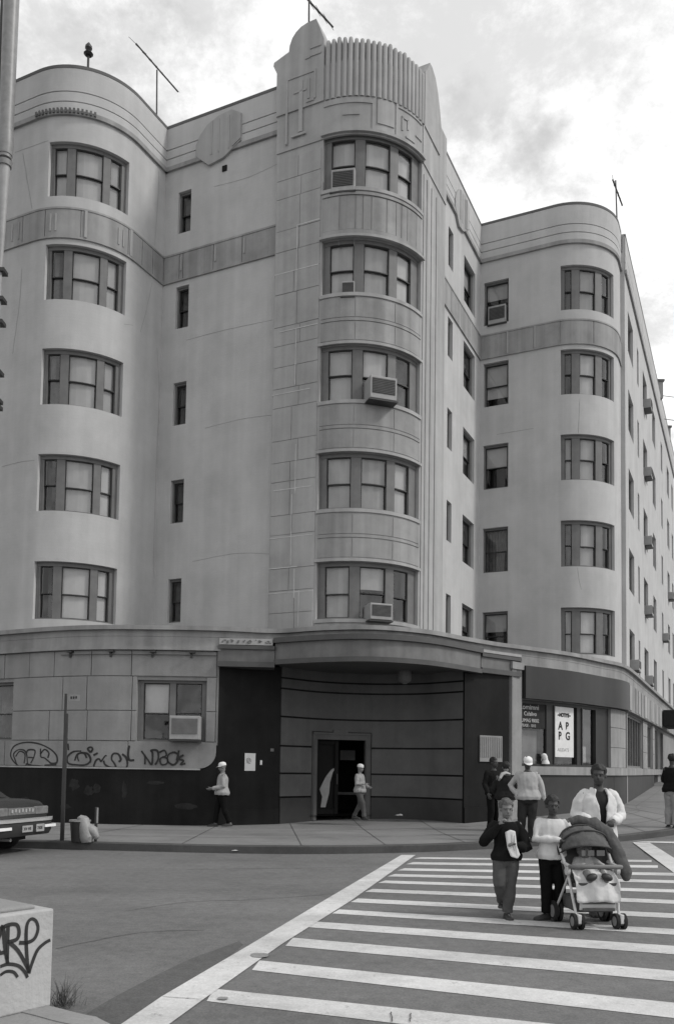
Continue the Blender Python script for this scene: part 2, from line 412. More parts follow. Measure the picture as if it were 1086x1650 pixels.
# --- side wall facing the side street, wing at the right
oD=ops(1.07,1.57,1.3)+ops(2.79,4.12)
w=MB(); wallgrid(w,D,0,D.L,4.6,TOP,oD); Bp(w,'wall',M['wall'])
for k,o in enumerate(oD): window(D,*o,[(.08,.92)],['curtain'] if k<5 else [random.choice(('half','curtain','half'))])
oE=ops(2.86,5.05); oEw=ops(.14,1.04)
w=MB(); wallgrid(w,EW,0,EW.L,4.6,TOP,oE+oEw,.34)
a=EW.at(EW.L); c=S.at(0); w.quad((a[0],a[1],4.6),(c[0],c[1],4.6),(c[0],c[1],TOP),(a[0],a[1],TOP))
Bp(w,'wall',M['wall'],smooth=True)
for o in oE: window(EW,*o,[(.06,.175),(.31,.60),(.74,.93)],[random.choice(('full','curtain')),'full',random.choice(('full','curtain','dark'))],deep=.13)
for k,o in enumerate(oEw): window(EW,*o,[(.06,.94)],[('half','curtain','half','long','half')[k]])
# --- long wall on the side street
cs=[(.95,2.6,1.55),(4.0,4.55,1.5),(6.2,7.9,1.6),(10.4,11.9,1.6),(15.0,15.9,1.5),(18.9,20.4,1.6),(22.3,23.4,1.5)]
oS=[q for c in cs for q in ops(c[0],c[1],c[2],[z-.28 for z in ZH])]
w=MB(); wallgrid(w,S,0,S.L,4.6,TOP-.1,oS); Bp(w,'wall',M['wall'])
for o in oS: window(S,*o,[(.06,.94)])
# --- roof sheet and coping
roofpts=[]
for P in (A,B,T,D,EW,S): roofpts+=[P.at(q,-.22) for q in P.stations(0,P.L)]
roofpts+=[W(-12,56.4),W(-12,34),W(-20,27),W(-42,27)]
r_=MB(); r_.quad(*[(x,y,TOP-.35) for x,y in roofpts]); rf=Bp(r_,'roof',M['roofing'])
g_=MB(); 
for q0,q1 in((W(-12,56.4),W(-3.9,56.4)),(W(-12,34),W(-12,56.4)),(W(-42,27),W(-20,27)),(W(-42,17.6),W(-42,27)),(W(-20,27),W(-12,34))):
    g_.quad((*q0,0),(*q1,0),(*q1,TOP-.3),(*q0,TOP-.3))
Bp(g_,'rear_wall',M['wall'])
c_=MB(); pb=MB()
for P,z in((A,TOP),(B,TOP),(D,TOP),(EW,TOP),(S,TOP-.1)):
    c_.strip(P,0,P.L,z,z+.09,-.26,.045); pb.strip(P,0,P.L,z-.6,z-.002,-.24,-.06)
Bp(c_,'coping',M['coping'],smooth=True); Bp(pb,'parapet_back',M['roofing'])
# --- horizontal mouldings below the parapet
g=MB(); gd=MB()
for P in (A,B,D,EW,S):
    dz=0 if P is not S else -.1
    for z0,z1,o in((20.72,21.4,.035),(20.42,20.69,.035),(20.13,20.39,.035)):
        g.strip(P,0,P.L,z0+dz,z1+dz-.003,-.02,o)
    gd.strip(P,0,P.L,20.0+dz,20.13+dz,-.02,.075)
Bp(g,'parapet_moulding',M['wall'],smooth=True); Bp(gd,'string_course',M['band'],smooth=True)
dn=MB(); s=AO+12.0
for k in range(16): dn.strip(A,s+k*.11,s+k*.11+.055,20.03,20.16,.07,.12)
Bp(dn,'dentils',M['coping'])
# --- stained band of panels between the two top floors
def band(P,s0,s1,cuts,z0=16.4,z1=17.3):
    m_=MB(); e=[s0]+cuts+[s1]
    for a,b in zip(e,e[1:]): m_.strip(P,a+.012,b-.012,z0+.06,z1-.06,-.02,.035)
    m_.strip(P,s0,s1,z1-.055,z1,-.02,.05); m_.strip(P,s0,s1,z0,z0+.055,-.02,.05)
    Bp(m_,'panel_band',M['band'],smooth=True)
band(A,AO+2,A.L-.04,[AO+4,AO+6,AO+8,AO+10,AO+11.6,AO+12.4,AO+13.4,AO+14.8,AO+15.4,AO+15.9])
band(B,.04,B.L,[.62,.75,1.85,2.85])
band(D,.05,D.L-.05,[.6,1.3,2.4,3.4])
band(EW,.05,EW.L-.05,[.98,1.95,2.85,4.0])
class FS:
    def strip(s,*a): m_=MB(); m_.strip(*a); Bp(m_,'band_fillet',M['stone'])
ts=FS(); ts.strip(A,AO+13.5,AO+13.57,16.46,17.24,.035,.075); ts.strip(A,AO+14.85,AO+14.95,16.46,17.24,.035,.06)
for q in (.66,1.9,2.9): ts.strip(B,q,q+.05,16.7,17.15,.035,.06)
for q in (.98,1.95): ts.strip(EW,q,q+.06,16.46,17.24,.035,.06)
for q in (11.2,11.45,12.55,12.7,14.45,14.6): ts.strip(A,AO+q,AO+q+.035,16.6,17.1,.035,.06)
# --- shield panels on the parapets beside the turret
def shield(P,s0,s1,z0,z1):
    m_=MB(); w_=s1-s0; h_=z1-z0
    pts=[(s0+w_*u,z0+h_*v) for u,v in((0,.28),(.3,0),(.62,.06),(1,.30),(1,.86),(.78,1),(.5,.97),(.25,.86),(.08,.68),(0,.5))]
    m_.panel(P,pts,.0,.085); o=Bp(m_,'parapet_shield',M['stone'])
    m_=MB(); m_.panel(P,[(s0+w_*u,z0+h_*v) for u,v in((.82,.22),(1,.33),(1,.84),(.82,.95))],.085,.11); m_.build('shield_side',M['stone'],o)
    k_=MB()
    for f_ in (.36,.52,.74): q=s0+(s1-s0)*f_; k_.strip(P,q-.02,q+.02,z0+h_*.2,z0+h_*.9,.085,.10)
    k_.build('shield_rib',M['stone'],o)
shield(B,1.15,2.75,19.75,21.25); vh=MB(); vh.strip(B,2.08,2.24,19.45,19.62,-.02,.03); Bp(vh,'wall_vent',M['black']); shield(D,1.55,3.0,19.75,21.2)
# --- turret dressings
for k in range(5):
    m_=MB(); zs=ZH[k]-1.56; zb=ZH[k-1] if k else 5.2
    # projecting hood above every window, sill below it
    m_.strip(T,1.44,4.76,ZH[k]+.0,ZH[k]+.075,-.02,.06 if k<3 else .11)
    Bp(m_,'window_hood',M['stone'],smooth=True); m_=MB()
    m_.strip(T,1.44,4.76,zs-.10,zs-.002,-.02,.04); Bp(m_,'window_sill',M['stone'],smooth=True)
for k in range(1,5):
    p_=MB(); zb=ZH[k-1]+.12; zt=ZH[k]-1.56-.15; h=zt-zb
    if k<4:
        hm=zb+h*.47
        for a,b in((1.5,2.45),(2.47,3.6),(3.62,4.7)):
            p_.strip(T,a,b,zb,hm-.04,-.02,.018); p_.strip(T,a,b,hm+.09,zt,-.02,.018)
        p_.strip(T,1.5,4.7,hm-.015,hm+.065,-.02,.026)
    else:
        for a,b in((1.5,1.98),(2.0,2.42),(2.44,2.62),(2.64,2.86),(2.88,3.3),(3.32,3.6),(3.62,3.78),(3.8,4.0),(4.02,4.4),(4.42,4.7)):
            p_.strip(T,a,b,zb+.12,zt-.1,-.02,.022)
        p_.strip(T,1.5,4.7,zb,zb+.1,-.02,.045); p_.strip(T,1.5,4.7,zt-.08,zt,-.02,.045)
    Bp(p_,'spandrel_panel',M['band'],smooth=True)
# flat piers left and right of the turret windows: large blocks with pale joints
q_=MB(); z=5.35
while z<18.9:
    h=random.choice((.55,.62,.95)); cut=random.uniform(.6,.85)
    z2=min(z+h,19.05)
    q_.strip(T,.03,cut-.008,z+.008,z2-.008,-.02,.02+random.uniform(-.004,.004)); q_.strip(T,cut+.008,1.42,z+.008,z2-.008,-.02,.02+random.uniform(-.004,.004))
    z=z2
Bp(q_,'pier_block',M['stone'],smooth=True)
class JS:
    def strip(s,*a): m_=MB(); m_.strip(*a); Bp(m_,'pale_joint',M['joint'],smooth=True)
j_=JS()
for (a,b,z) in((.0,1.35,8.0),(.1,1.3,9.35),(.0,1.2,12.1),(.2,1.4,13.9),(0,1.4,15.6),(.7,1.42,16.9),(.0,.9,7.15),(.0,1.42,6.45)): j_.strip(T,a,b,z,z+.025,0,.027)
for (s,z0,z1) in((.72,12.3,13.9),(.78,9.2,10.6),(.7,15.0,16.9),(.68,7.2,9.2),(.95,5.5,6.5),(1.38,5.5,6.5),(.8,6.3,7.1)): j_.strip(T,s,s+.022,z0,z1,0,.028)
f_=MB()
for s,wd in((4.82,.10),(5.1,.16),(5.5,.22),(5.95,.12)): f_.strip(T,s,s+wd,5.3,18.9,-.02,.028)
Bp(f_,'pier_reed',M['stone'],smooth=True)
# crest: fluted centre, rounded fins at both ends
cr=MB(); cr.strip(T,0,T.L,20.3,21.35,-.35,.03); cr.strip(T,0,T.L,19.2,20.3,-.02,.03)
Bp(cr,'crest_wall',M['stone'],smooth=True)
fl=MB(); n=20
for k in range(n):
    s0=1.52+(4.72-1.52)*k/n; wd=(4.72-1.52)/n; c=s0+wd/2
    zt=22.05-.010*k+random.uniform(-.035,.03); rr=wd*.41
    prof=[(math.cos(math.pi*i/8)*rr,math.sin(math.pi*i/8)*rr*.85) for i in range(9)]
    rings=[]
    for z,sc in((20.28,1),(zt-.12,1),(zt-.03,.8),(zt,.35)):
        rings.append([(*T.at(c+u*sc,.03+v*sc),z) for u,v in prof]+[(*T.at(c-rr*sc,-.25*sc),z),(*T.at(c+rr*sc,-.25*sc),z)])
    fl.loft(rings)
fl.strip(T,1.5,4.75,21.35,21.88,-.3,.0)
Bp(fl,'crest_flutes',M['stone'],smooth=True)
pL=MB()
ptsL=[(-.02,20.3),(-.02,21.6),(-.14,21.86),(-.12,21.96),(.3,22.1),(.36,22.12),(.38,22.3),(.46,22.5),(.58,22.64),(.74,22.74),(.95,22.79),(1.22,22.8),(1.36,22.45),(1.48,22.12),(1.5,20.3)]
pL.panel(T,ptsL,-.55,.07)
o1=Bp(pL,'crest_fin',M['stone'])
pR=MB()
ptsR=[(4.74,20.3),(4.74,21.95),(4.85,22.05),(5.1,22.48),(5.3,22.5),(5.6,22.4),(5.85,22.1),(6.02,21.75),(6.12,21.45),(6.2,21.2),(6.08,21.0),(6.08,20.3)]
pR.panel(T,ptsR,-.55,.07)
o2=Bp(pR,'crest_fin',M['stone'])
rl=MB()
def bar(P,a,b,z0,z1,o0=.06,o1=.092): rl.strip(P,a,b,z0,z1,o0,o1)
for a,b,z0,z1 in((.3,1.25,21.25,21.31),(.3,.36,19.35,21.25),(1.19,1.25,20.45,21.25),(.55,.95,20.78,20.84),(.72,.84,19.6,21.1),(.5,.95,19.5,19.57),(.95,1.2,20.4,20.46),(1.0,1.06,20.5,21.1),(.9,1.06,21.7,21.76),(1.05,1.4,21.95,22.02),(1.05,1.4,21.72,21.78)): bar(T,a,b,z0,z1)
for a,b,z0,z1 in((1.5,2.85,20.1,20.26),(2.85,2.95,19.3,20.3),(2.05,2.5,19.75,19.8),(3.55,3.62,19.35,20.3),(3.0,3.5,19.55,20.27),(3.62,4.6,20.2,20.28),(3.75,3.8,19.6,20.0),(3.75,3.98,19.96,20.02),(3.95,4.0,19.7,20.0),(3.9,4.25,19.45,19.5),(4.3,4.6,19.7,19.74),(4.68,4.76,19.2,20.3),(5.05,5.1,20.5,21.9),(5.3,5.35,20.5,22.0),(5.55,5.6,20.5,21.8),(5.1,5.55,21.2,21.26),(5.1,5.55,20.8,20.86)): bar(T,a,b,z0,z1,.02,.055)
Bp(rl,'crest_relief',M['stone'])

# hairline cracks and old cable marks on the walls
M['crack']=mat('hairline_crack',.24,.9,.3,5,0)
def hair(P,pts,w=.016):
    q=[P.hit(*p) for p in pts]; q=[(h[0],h[1]) for h in q if h]
    if len(q)<2: return
    mb=MB(); c=cat2(q,7); c=[(u+.02*noise.noise((u*4,v*3,0)),v) for u,v in c]
    mb.ribbon(c,w,lambda a,b:P.pt(a,b,.004)); Bp(mb,'hairline_crack',M['crack'])
for pts in ([(37,246),(44,290),(52,336)],[(36,432),(30,500),(20,570)],[(256,275),(254,330),(249,395)],[(245,455),(238,490),(226,535)],[(24,245),(60,232),(78,226)],[(200,522),(215,524)],[(253,560),(256,640),(250,800),(247,930)],[(3,752),(30,745),(56,742)]): hair(A,pts,.013)
for pts in ([(300,548),(360,532),(440,515)],[(310,905),(380,892),(440,893)],[(345,300),(400,285),(450,262)],[(330,690),(390,675),(445,668)]): hair(B,pts,.012)
for pts in ([(934,642),(933,670),(932,698)],[(930,915),(936,950)],[(790,570),(830,560)],[(800,700),(860,690)]): hair(EW,pts,.013)
for pts in ([(538,318),(541,350),(546,395)],[(570,318),(572,360),(571,395)],[(600,655),(602,690),(600,730)],[(660,150),(664,175),(670,200)],[(540,370),(535,388)]): hair(T,pts,.014)
# ------------------------------------------------------------------ ground floor
sW0,sW1=GL.hit(220,1140)[0],GL.hit(332,1140)[0]; sV0,sV1=GL.hit(-62,1140)[0],GL.hit(20,1140)[0]
opG=[(sW0,sW1,2.28,3.86),(sV0,sV1,2.28,3.86)]
GE=GL.L
w=MB(); wallgrid(w,GL,0,GE,-.1,5.2,opG,.3,-.045); Bp(w,'ground_floor_wall',M['ground_stone'],smooth=True)
sl=MB(); pxs=lambda x: (GL.hit(x,1140) or (GL.L,))[0]
gap=.010
def course(z0,z1,cuts,ops_=()):
    for a,b in zip(cuts,cuts[1:]):
        if any(a<o[1]-.02 and b>o[0]+.02 for o in ops_): continue
        sl.strip(GL,a+gap,b-gap,z0+gap,z1-gap,-.06,random.uniform(-.003,.004))
e=GE-.02
lf=[GL.L-26,GL.L-22,GL.L-18,GL.L-15.5,GL.L-13]
course(3.95,4.62,lf+[pxs(x) for x in (5,45,85,145,210,348)]+[e])
course(3.06,3.95,lf+[sV0,sV1,pxs(100),pxs(139),pxs(212),sW0,sW1,pxs(348)]+[e],opG)
course(2.28,3.06,lf+[sV0,sV1,pxs(80),pxs(141),pxs(212),sW0,sW1,pxs(348)]+[e],opG)
course(1.60,2.28,lf+[pxs(10),pxs(106)])
course(1.60,2.28,[pxs(106),pxs(208)])
# last stone of the bottom course has a rounded lower corner
a=pxs(208)+gap; b=e-gap; zz=1.60; r_=.42
pts=[(b,2.28-gap)]; pts=[(a,zz),(b-r_,zz)]+[(b-r_+r_*math.sin(t),zz+r_-r_*math.cos(t)) for t in [math.pi/2*i/8 for i in range(1,9)]]+[(b,2.28-gap),(a,2.28-gap)]
sl.panel(GL,pts,-.06,0)
Bp(sl,'stone_facing',M['ground_stone'],smooth=True,bevel=.006)
db=MB(); db.strip(GL,GL.L-34,GE-.0,-.1,1.56,-.06,-.012)
db.strip(GL,pxs(325),GE,1.56,2.2,-.06,-.035)
Bp(db,'dark_plinth',M['darkpaint'],smooth=True)
lg=MB(); lg.strip(GL,GL.L-30,pxs(325),1.56,1.60,-.05,.03); Bp(lg,'plinth_ledge',M['stone'],smooth=True)
for k,o in enumerate(opG): window(GL,*o,[(.08,.46),(.55,.93)],[('half','dark'),('dark','curtain')][k],deep=.16)
# cornice, carried round behind the canopy and along the shop
CN=Path(cat2([W(-40,17.25),W(-30,17.25),W(-21,17.25),W(-18.7,17.25),(-7.58,22.6),(-6.16,22.15),(-4.7,22.05),(-3.05,22.1),(-1.6,22.35),(-.39,21.8),(.89,21.55),(2.2,22.1),(3.3,23.15),(4.3,24.05),(5.3,24.75),(6.9,25.95),(8.3,27.4),W(-3.75,29.8),W(-3.65,32),W(-3.65,36),W(-3.65,56.5)]))
k_=MB(); k_.strip(CN,0,CN.L,5.14,5.25,-.3,.17); k_.strip(CN,0,CN.L,4.98,5.135,-.3,.06)
Bp(k_,'cornice',M['cornice'],smooth=True)
sC=CN.hit(356,1040)[0]; sH=CN.hit(838,1050)[0]
k_=MB()
for a,b in((0,sC),(sH,CN.L)):
    k_.strip(CN,a,b,4.72,4.978,-.2,.05); k_.strip(CN,a,b,4.63,4.715,-.2,.09)
Bp(k_,'cornice_fascia',M['cornice'],smooth=True)
ld=MB(); ld.quad(*[(*CN.at(q,-.2),5.2) for q in CN.stations(0,CN.L)],(*W(-6,56),5.2),(*W(-10,32),5.2),(*W(-10,26),5.2),(*W(-18,22),5.2),(*W(-40,20),5.2))
Bp(ld,'ledge_roof',M['roofing'])
for x in (110,175,242,305):
    br=MB(); q=pxs(x); br.strip(GL,q-.02,q+.12,4.56,4.6,-.0,.12); br.strip(GL,q,q+.05,4.44,4.58,0,.04); Bp(br,'bracket',M['darkmetal'])
rail=MB(); rail.strip(GL,pxs(97),pxs(352),4.50,4.515,.03,.045); Bp(rail,'awning_rail',M['darkmetal'])
# flanking dark walls
for P,z0 in((FL,0),(FR,.1)):
    w=MB(); w.strip(P,0,P.L,z0,4.35,-.25,0); w.strip(P,0,P.L,z0,z0+.55,-.02,.03)
    Bp(w,'entrance_flank',M['darkpaint'])
# entrance recess
zc=[.86,1.50,2.24,3.03,3.79,4.08,4.4]
do=RC.hit(510,1250)[0],RC.hit(588,1250)[0]
w=MB(); wallgrid(w,RC,0,RC.L,.1,4.4,[(do[0],do[1],0.1,2.46)],.35,-.05); Bp(w,'recess_backing',M['darkpaint'],smooth=True)
w=MB(); st_=.16
for z0,z1 in zip(zc,zc[1:]):
    if z1<=2.25 or z0<2.7:
        zt=z1
    for a,b in((.04,do[0]-st_-.02),(do[1]+st_+.02,RC.L-.06)):
        if z0<2.7: w.strip(RC,a,b,z0+.025,z1-.025,-.06,0)
    if z0>=3.0: w.strip(RC,.04,RC.L-.06,z0+.025,z1-.025,-.06,0)
w.strip(RC,do[0]-st_-.02,do[1]+st_+.02,2.68,3.005,-.06,0)
Bp(w,'recess_stone',M['recess'],smooth=True)
for a,b in((.04,do[0]-st_-.02),(do[1]+st_+.02,RC.L-.06)): w=MB(); w.strip(RC,a,b,.1,.835,-.06,.015); Bp(w,'recess_base',M['recessdark'],smooth=True)
w=MB()
for a,b in((do[0]-st_,do[0]),(do[1],do[1]+st_)): w.strip(RC,a,b,.2,2.46,-.3,.03); w.strip(RC,a+.03,b-.03,.2,2.43,.02,.05)
w.strip(RC,do[0]-st_,do[1]+st_,2.46,2.60,-.3,.03); w.strip(RC,do[0]-st_,do[1]+st_,2.60,2.66,-.3,.06)
w.strip(RC,(do[0]+do[1])/2-.22,(do[0]+do[1])/2+.22,2.66,2.74,-.1,.05)
Bp(w,'door_surround',M['recess'],smooth=True)
# door: one dark leaf open, lobby behind
dl=MB(); dl.strip(RC,do[0]+.02,do[0]+.10,.36,2.44,-.25,-.1); dl.strip(RC,do[0]+.10,(do[0]+do[1])/2-.02,2.33,2.44,-.25,-.14)
dl.strip(RC,do[0]+.10,(do[0]+do[1])/2-.1,.36,.5,-.25,-.14); dl.strip(RC,(do[0]+do[1])/2-.1,(do[0]+do[1])/2,.36,2.44,-.25,-.12)
dl.strip(RC,do[0]+.10,(do[0]+do[1])/2-.1,.5,2.33,-.22,-.2)
dr=Bp(dl,'door',M['black'],smooth=True)
hd=MB(); q=(do[0]+do[1])/2-.05; hd.strip(RC,q-.015,q+.015,1.2,1.5,-.12,-.06); hd.build('handle',M['darkmetal'],dr)
wc=MB(); q=do[0]+.16
wc.panel(RC,[(q+.10,.55),(q+.24,.55),(q+.34,.95),(q+.36,1.25),(q+.44,1.55),(q+.58,1.72),(q+.40,1.62),(q+.24,1.42),(q+.12,1.18),(q+.06,1.05),(q+.14,.85)],-.2,-.18); wc.build('pale_curved_shape',M['ac'],dr)  # pale curved shape laid over the dark leaf
lb=MB(); c0=RC.pt(do[0]-.3,0,-.4); c1=RC.pt(do[1]+.3,0,-.4); nb=Vector((.05,1,0))*2.5
for p,q,z0,z1 in((c0,c0+nb,.1,3),(c0+nb,c1+nb,.1,3),(c1+nb,c1,.1,3)): lb.quad((p.x,p.y,z0),(q.x,q.y,z0),(q.x,q.y,z1),(p.x,p.y,z1))
lb.quad((c0.x,c0.y,3),(c1.x,c1.y,3),(c1.x+nb.x,c1.y+nb.y,3),(c0.x+nb.x,c0.y+nb.y,3)); 
lb.quad((c0.x,c0.y-.4,.34),(c1.x,c1.y-.4,.34),(c1.x+nb.x,c1.y+nb.y,.34),(c0.x+nb.x,c0.y+nb.y,.34))
Bp(lb,'lobby',M['darkpaint'])
nb2=MB(); p=(c0+c1)/2+Vector((.3,1.5,0)); nb2.box((p.x,p.y,2.05),(.45,.05,.3)); Bp(nb2,'lobby_notice_board',M['canopy']); nb2=MB(); nb2.box((p.x+.05,p.y,.9),(.9,.06,.08)); Bp(nb2,'lobby_rail',M['canopy'])
# canopy over the entrance
CB=MB()
soff=[CM.at(q,-.02) for q in CM.stations(0,CM.L)]
back=[RC.at(q,-.04) for q in reversed(RC.stations(0,RC.L))]
CB.quad(*[(x,y,4.36) for x,y in soff+[(3.6,23.45)]+back])
cano=Bp(CB,'canopy',M['canopytrim'])
w=MB(); w.strip(CM,0,CM.L,4.44,4.86,-.12,0); w.build('fascia',M['canopy'],cano,smooth=True)
w=MB(); w.strip(CM,-.0,CM.L+.02,4.31,4.435,-.14,.05); w.strip(CM,0,CM.L+.02,4.865,5.0,-.14,.09); w.build('trim',M['canopytrim'],cano,smooth=True)
tp=MB(); tp.quad(*[(x,y,4.985) for x,y in soff+[(3.3,23.8),(2.2,23.2),(.9,22.9),(-.4,23.0),(-1.6,23.2)]]); tp.build('canopy_top',M['canopytrim'],cano)
C1=Path([(-3.08,22.03),(-1.63,22.13)]); C2=Path([(3.93,23.52),(5.22,24.55)])
for P,z0,z1 in((C1,4.25,4.72),(C2,4.36,4.82)):
    w=MB(); w.strip(P,0,P.L,z0+.12,z1-.04,-.5,0); w.build('side_fascia',M['canopy'],cano)
    w=MB(); w.strip(P,0,P.L,z0-.02,z0+.115,-.6,.05); w.strip(P,0,P.L,z1-.035,z1+.06,-.5,.06); w.build('trim',M['canopytrim'],cano)
w=MB(); w.strip(C1,.03,1.4,4.80,4.965,-.4,.02); w.build('frieze_panel',M['stone'],cano)
w=MB()
for a in (.1,.2,.33,.5,.62,.74,.82,.98,1.05,1.2,1.28):
    z=4.83+random.uniform(0,.04)
    for k in range(3): 
        q=a+random.uniform(-.03,.05); w.strip(C1,q,q+random.uniform(.02,.07),z+.025*k,z+.025*k+.022,.0,.032)
w.build('frieze_ornament',M['canopy'],cano)
w=MB(); w.strip(C2,.02,C2.L,4.90,4.975,-.4,.05); w.build('frieze_panel',M['stone'],cano)
lm=MB(); p=at(652,1102,23.6); lm.tube([(p.x,p.y,4.36),(p.x,p.y,4.2),(p.x,p.y,4.08),(p.x,p.y,4.0)],[.17,.2,.17,.06],14); lm.build('ceiling_fixture',M['canopy'],cano,smooth=True)
# ------------------------------------------------------------------ shop front under the right wing
w=MB(); opH=[(.52,5.40,1.80,3.72),(7.36,12.45,1.82,3.68),(14.3,16.5,1.8,3.68),(17.6,19.6,.8,3.68),(21.0,22.6,.9,3.6)]
wallgrid(w,H,0,H.L,0,4.7,opH,.35,-.03); Bp(w,'shop_wall',M['ground_stone'],smooth=True)
w=MB(); w.strip(H,.03,.50,.2,4.55,-.05,.10); w.strip(H,-.02,.55,4.55,4.75,-.05,.15); w.strip(H,.0,.53,.2,.45,0,.13)
for z in (1.0,2.0,3.05,3.9): pass
Bp(w,'shop_pilaster',M['cornice'],smooth=True)
w=MB(); w.strip(H,.56,6.9,3.74,4.68,-.02,.2); sf=Bp(w,'shop_fascia',M['signboard'],smooth=True)
w=MB(); w.strip(H,6.92,H.L-.2,3.74,4.68,-.02,.16); Bp(w,'striped_fascia',M['ground_stone'],smooth=True)
q=7.1
while q<24:
    w=MB(); wd=random.choice((.15,.3,.5,.9)); w.strip(H,q,q+wd,3.78,4.64,.15,.185); q+=wd+random.choice((.12,.2,.5,1.0)); Bp(w,'fascia_strip',M['stone'],smooth=True)
w=MB(); w.strip(H,.5,H.L-.3,1.55,1.795,-.02,.1); Bp(w,'shop_sill',M['cornice'],smooth=True)
w=MB(); 
for a,b in((.52,5.6),(5.62,7.2),(7.42,16.9)): w.strip(H,a,b,-.1,1.54,-.02,.04)
Bp(w,'shop_plinth',M['recessdark'],smooth=True)
for s0_,s1_ in((5.42,7.15),(12.55,14.2),(16.6,17.5)):
    w=MB()
    for z0,z1 in((1.8,2.45),(2.46,3.1),(3.11,3.72)): w.strip(H,s0_,s1_,z0,z1,-.05,.03)
    Bp(w,'shop_pier',M['cornice'],smooth=True,bevel=.008)
w=MB(); w.strip(H,7.22,7.34,.3,3.7,-.05,.06); Bp(w,'shop_pier',M['stone'],smooth=True)
# shop glazing: frame with three lights
w=MB()
for a,b in((.52,.58),(1.75,2.05),(3.35,3.6),(4.6,5.40)): w.strip(H,a,b,1.8,3.72,-.2,-.06)
w.strip(H,.52,5.4,1.8,1.87,-.2,-.05); w.strip(H,.52,5.4,3.62,3.72,-.2,-.05)
for a,b in((2.05,2.11),(3.29,3.35),(3.6,3.66),(4.54,4.6)): w.strip(H,a,b,1.87,3.62,-.18,-.03)
sfw=Bp(w,'shop_window',M['sash'],smooth=True)
w=MB(); w.strip(H,.5,5.42,1.7,3.75,-1.3,-1.25); w.build('dark_backing',M['black'],sfw)  # black sheet painted as the darkness inside the shop
w=MB()
for a,b in((.58,1.75),(2.11,3.29),(3.66,4.54)):
    st=H.stations(a,b)
    for c,d in zip(st,st[1:]): w.quad(H.pt(c,1.87,-.12),H.pt(d,1.87,-.12),H.pt(d,3.62,-.12),H.pt(c,3.62,-.12))
w.build('pane',M['glass'],sfw)
w=MB(); w.strip(H,.58,1.55,1.87,2.85,-.3,-.27); w.strip(H,.58,1.55,2.2,2.22,-.27,-.26); w.build('display_panel',M['canopy'],sfw)
w=MB(); w.strip(H,3.9,4.25,1.9,3.5,-.4,-.36); w.build('display_curtain',M['blinds'][2],sfw)
w=MB(); w.strip(H,3.95,4.3,1.95,2.45,-.34,-.25); w.build('display_box',M['ac'],sfw)
for a,b,z0 in((7.36,12.45,1.82),(14.3,16.5,1.8),(17.6,19.6,.8),(21.0,22.6,.9)):
    w=MB(); n=6 if b-a>3 else 3
    for k in range(n+1):
        q=a+(b-a-.08)*k/n; w.strip(H,q,q+.08,z0,3.68,-.2,-.08)
    w.strip(H,a,b,z0,z0+.07,-.2,-.07); w.strip(H,a,b,3.6,3.68,-.2,-.07); f=Bp(w,'shop_window',M['frame'],smooth=True)
    w=MB(); w.strip(H,a,b,z0,3.68,-.9,-.85); w.build('dark_backing',M['black'],f)  # same black sheet, standing in for the unlit space behind
    w=MB(); st=H.stations(a,b)
    for c,d in zip(st,st[1:]): w.quad(H.pt(c,z0,-.13),H.pt(d,z0,-.13),H.pt(d,3.65,-.13),H.pt(c,3.65,-.13))
    w.build('pane',M['glass'],f)
    if b-a>3:
        w=MB(); w.strip(H,8.4,9.6,z0,3.6,-.5,-.45); w.strip(H,10.6,11.3,z0,3.6,-.4,-.36); w.build('curtain',M['curtain'],f)
# ------------------------------------------------------------------ lettering
def text(body,size,mt,name,parent,origin,ux,uy,squash=1.0,bold=.0):
    c=bpy.data.curves.new(name,'FONT'); c.body=body; c.size=size; c.extrude=.002; c.offset=bold
    o=bpy.data.objects.new(name+'_tmp',c); COL.objects.link(o)
    dg=bpy.context.evaluated_depsgraph_get(); me=bpy.data.meshes.new_from_object(o.evaluated_get(dg)); 
    bpy.data.objects.remove(o); bpy.data.curves.remove(c)
    ux=Vector(ux).normalized(); uy=Vector(uy).normalized(); n=ux.cross(uy)
    Mx=Matrix((ux*squash,uy,n)).transposed().to_4x4(); Mx.translation=Vector(origin); me.transform(Mx)
    me.materials.clear(); me.materials.append(mt)
    r=bpy.data.objects.new(name,me); COL.objects.link(r); r.parent=parent; return r
def sgn(P,a,b,z0,z1,off,name,label,cat,mt,tk=.02,group=None):
    "a flat board fixed along the chord of a path"
    p=P.pt(a,0,off); q=P.pt(b,0,off); u=(q-p); u.z=0; Lh=u.length; u.normalize(); n=Vector((u.y,-u.x,0))
    mb=MB(); c=(p+q)/2; Mx=Matrix((u,-n,Vector((0,0,1)))).transposed()
    t=thing(name,label,cat,(c.x,c.y,z0),0,group)
    mb.box((0,0,(z1-z0)/2),(Lh,tk,z1-z0),M=Mx); o=mb.build('board',mt,t)
    return t,u,n,Lh,tk
M['letter']=mat('pale_lettering',.5,.8,.25,12,0)
t,u,n,Lh,tk=sgn(H,.60,1.74,2.90,3.66,-.10,'window_sign','black sign with four lines of pale lettering in the shop window','sign',M['ink'])
for s_,x,z,sz,sq in(('Lomimni',-.54,.55,.21,1.12),('Calalivo',-.36,.37,.17,1.0),('BUIMAG 90002',-.55,.18,.15,.86),('XTEASE - 1010',-.55,.04,.12,.92)):
    text(s_,sz,M['letter'],'lettering',t,u*x+n*(tk/2+.001)+Vector((0,0,z)),u,(0,0,1),sq)
t,u,n,Lh,tk=sgn(H,2.18,3.17,2.09,3.60,-.09,'poster','tall white poster with big black letters in the shop window','poster',M['paper'])
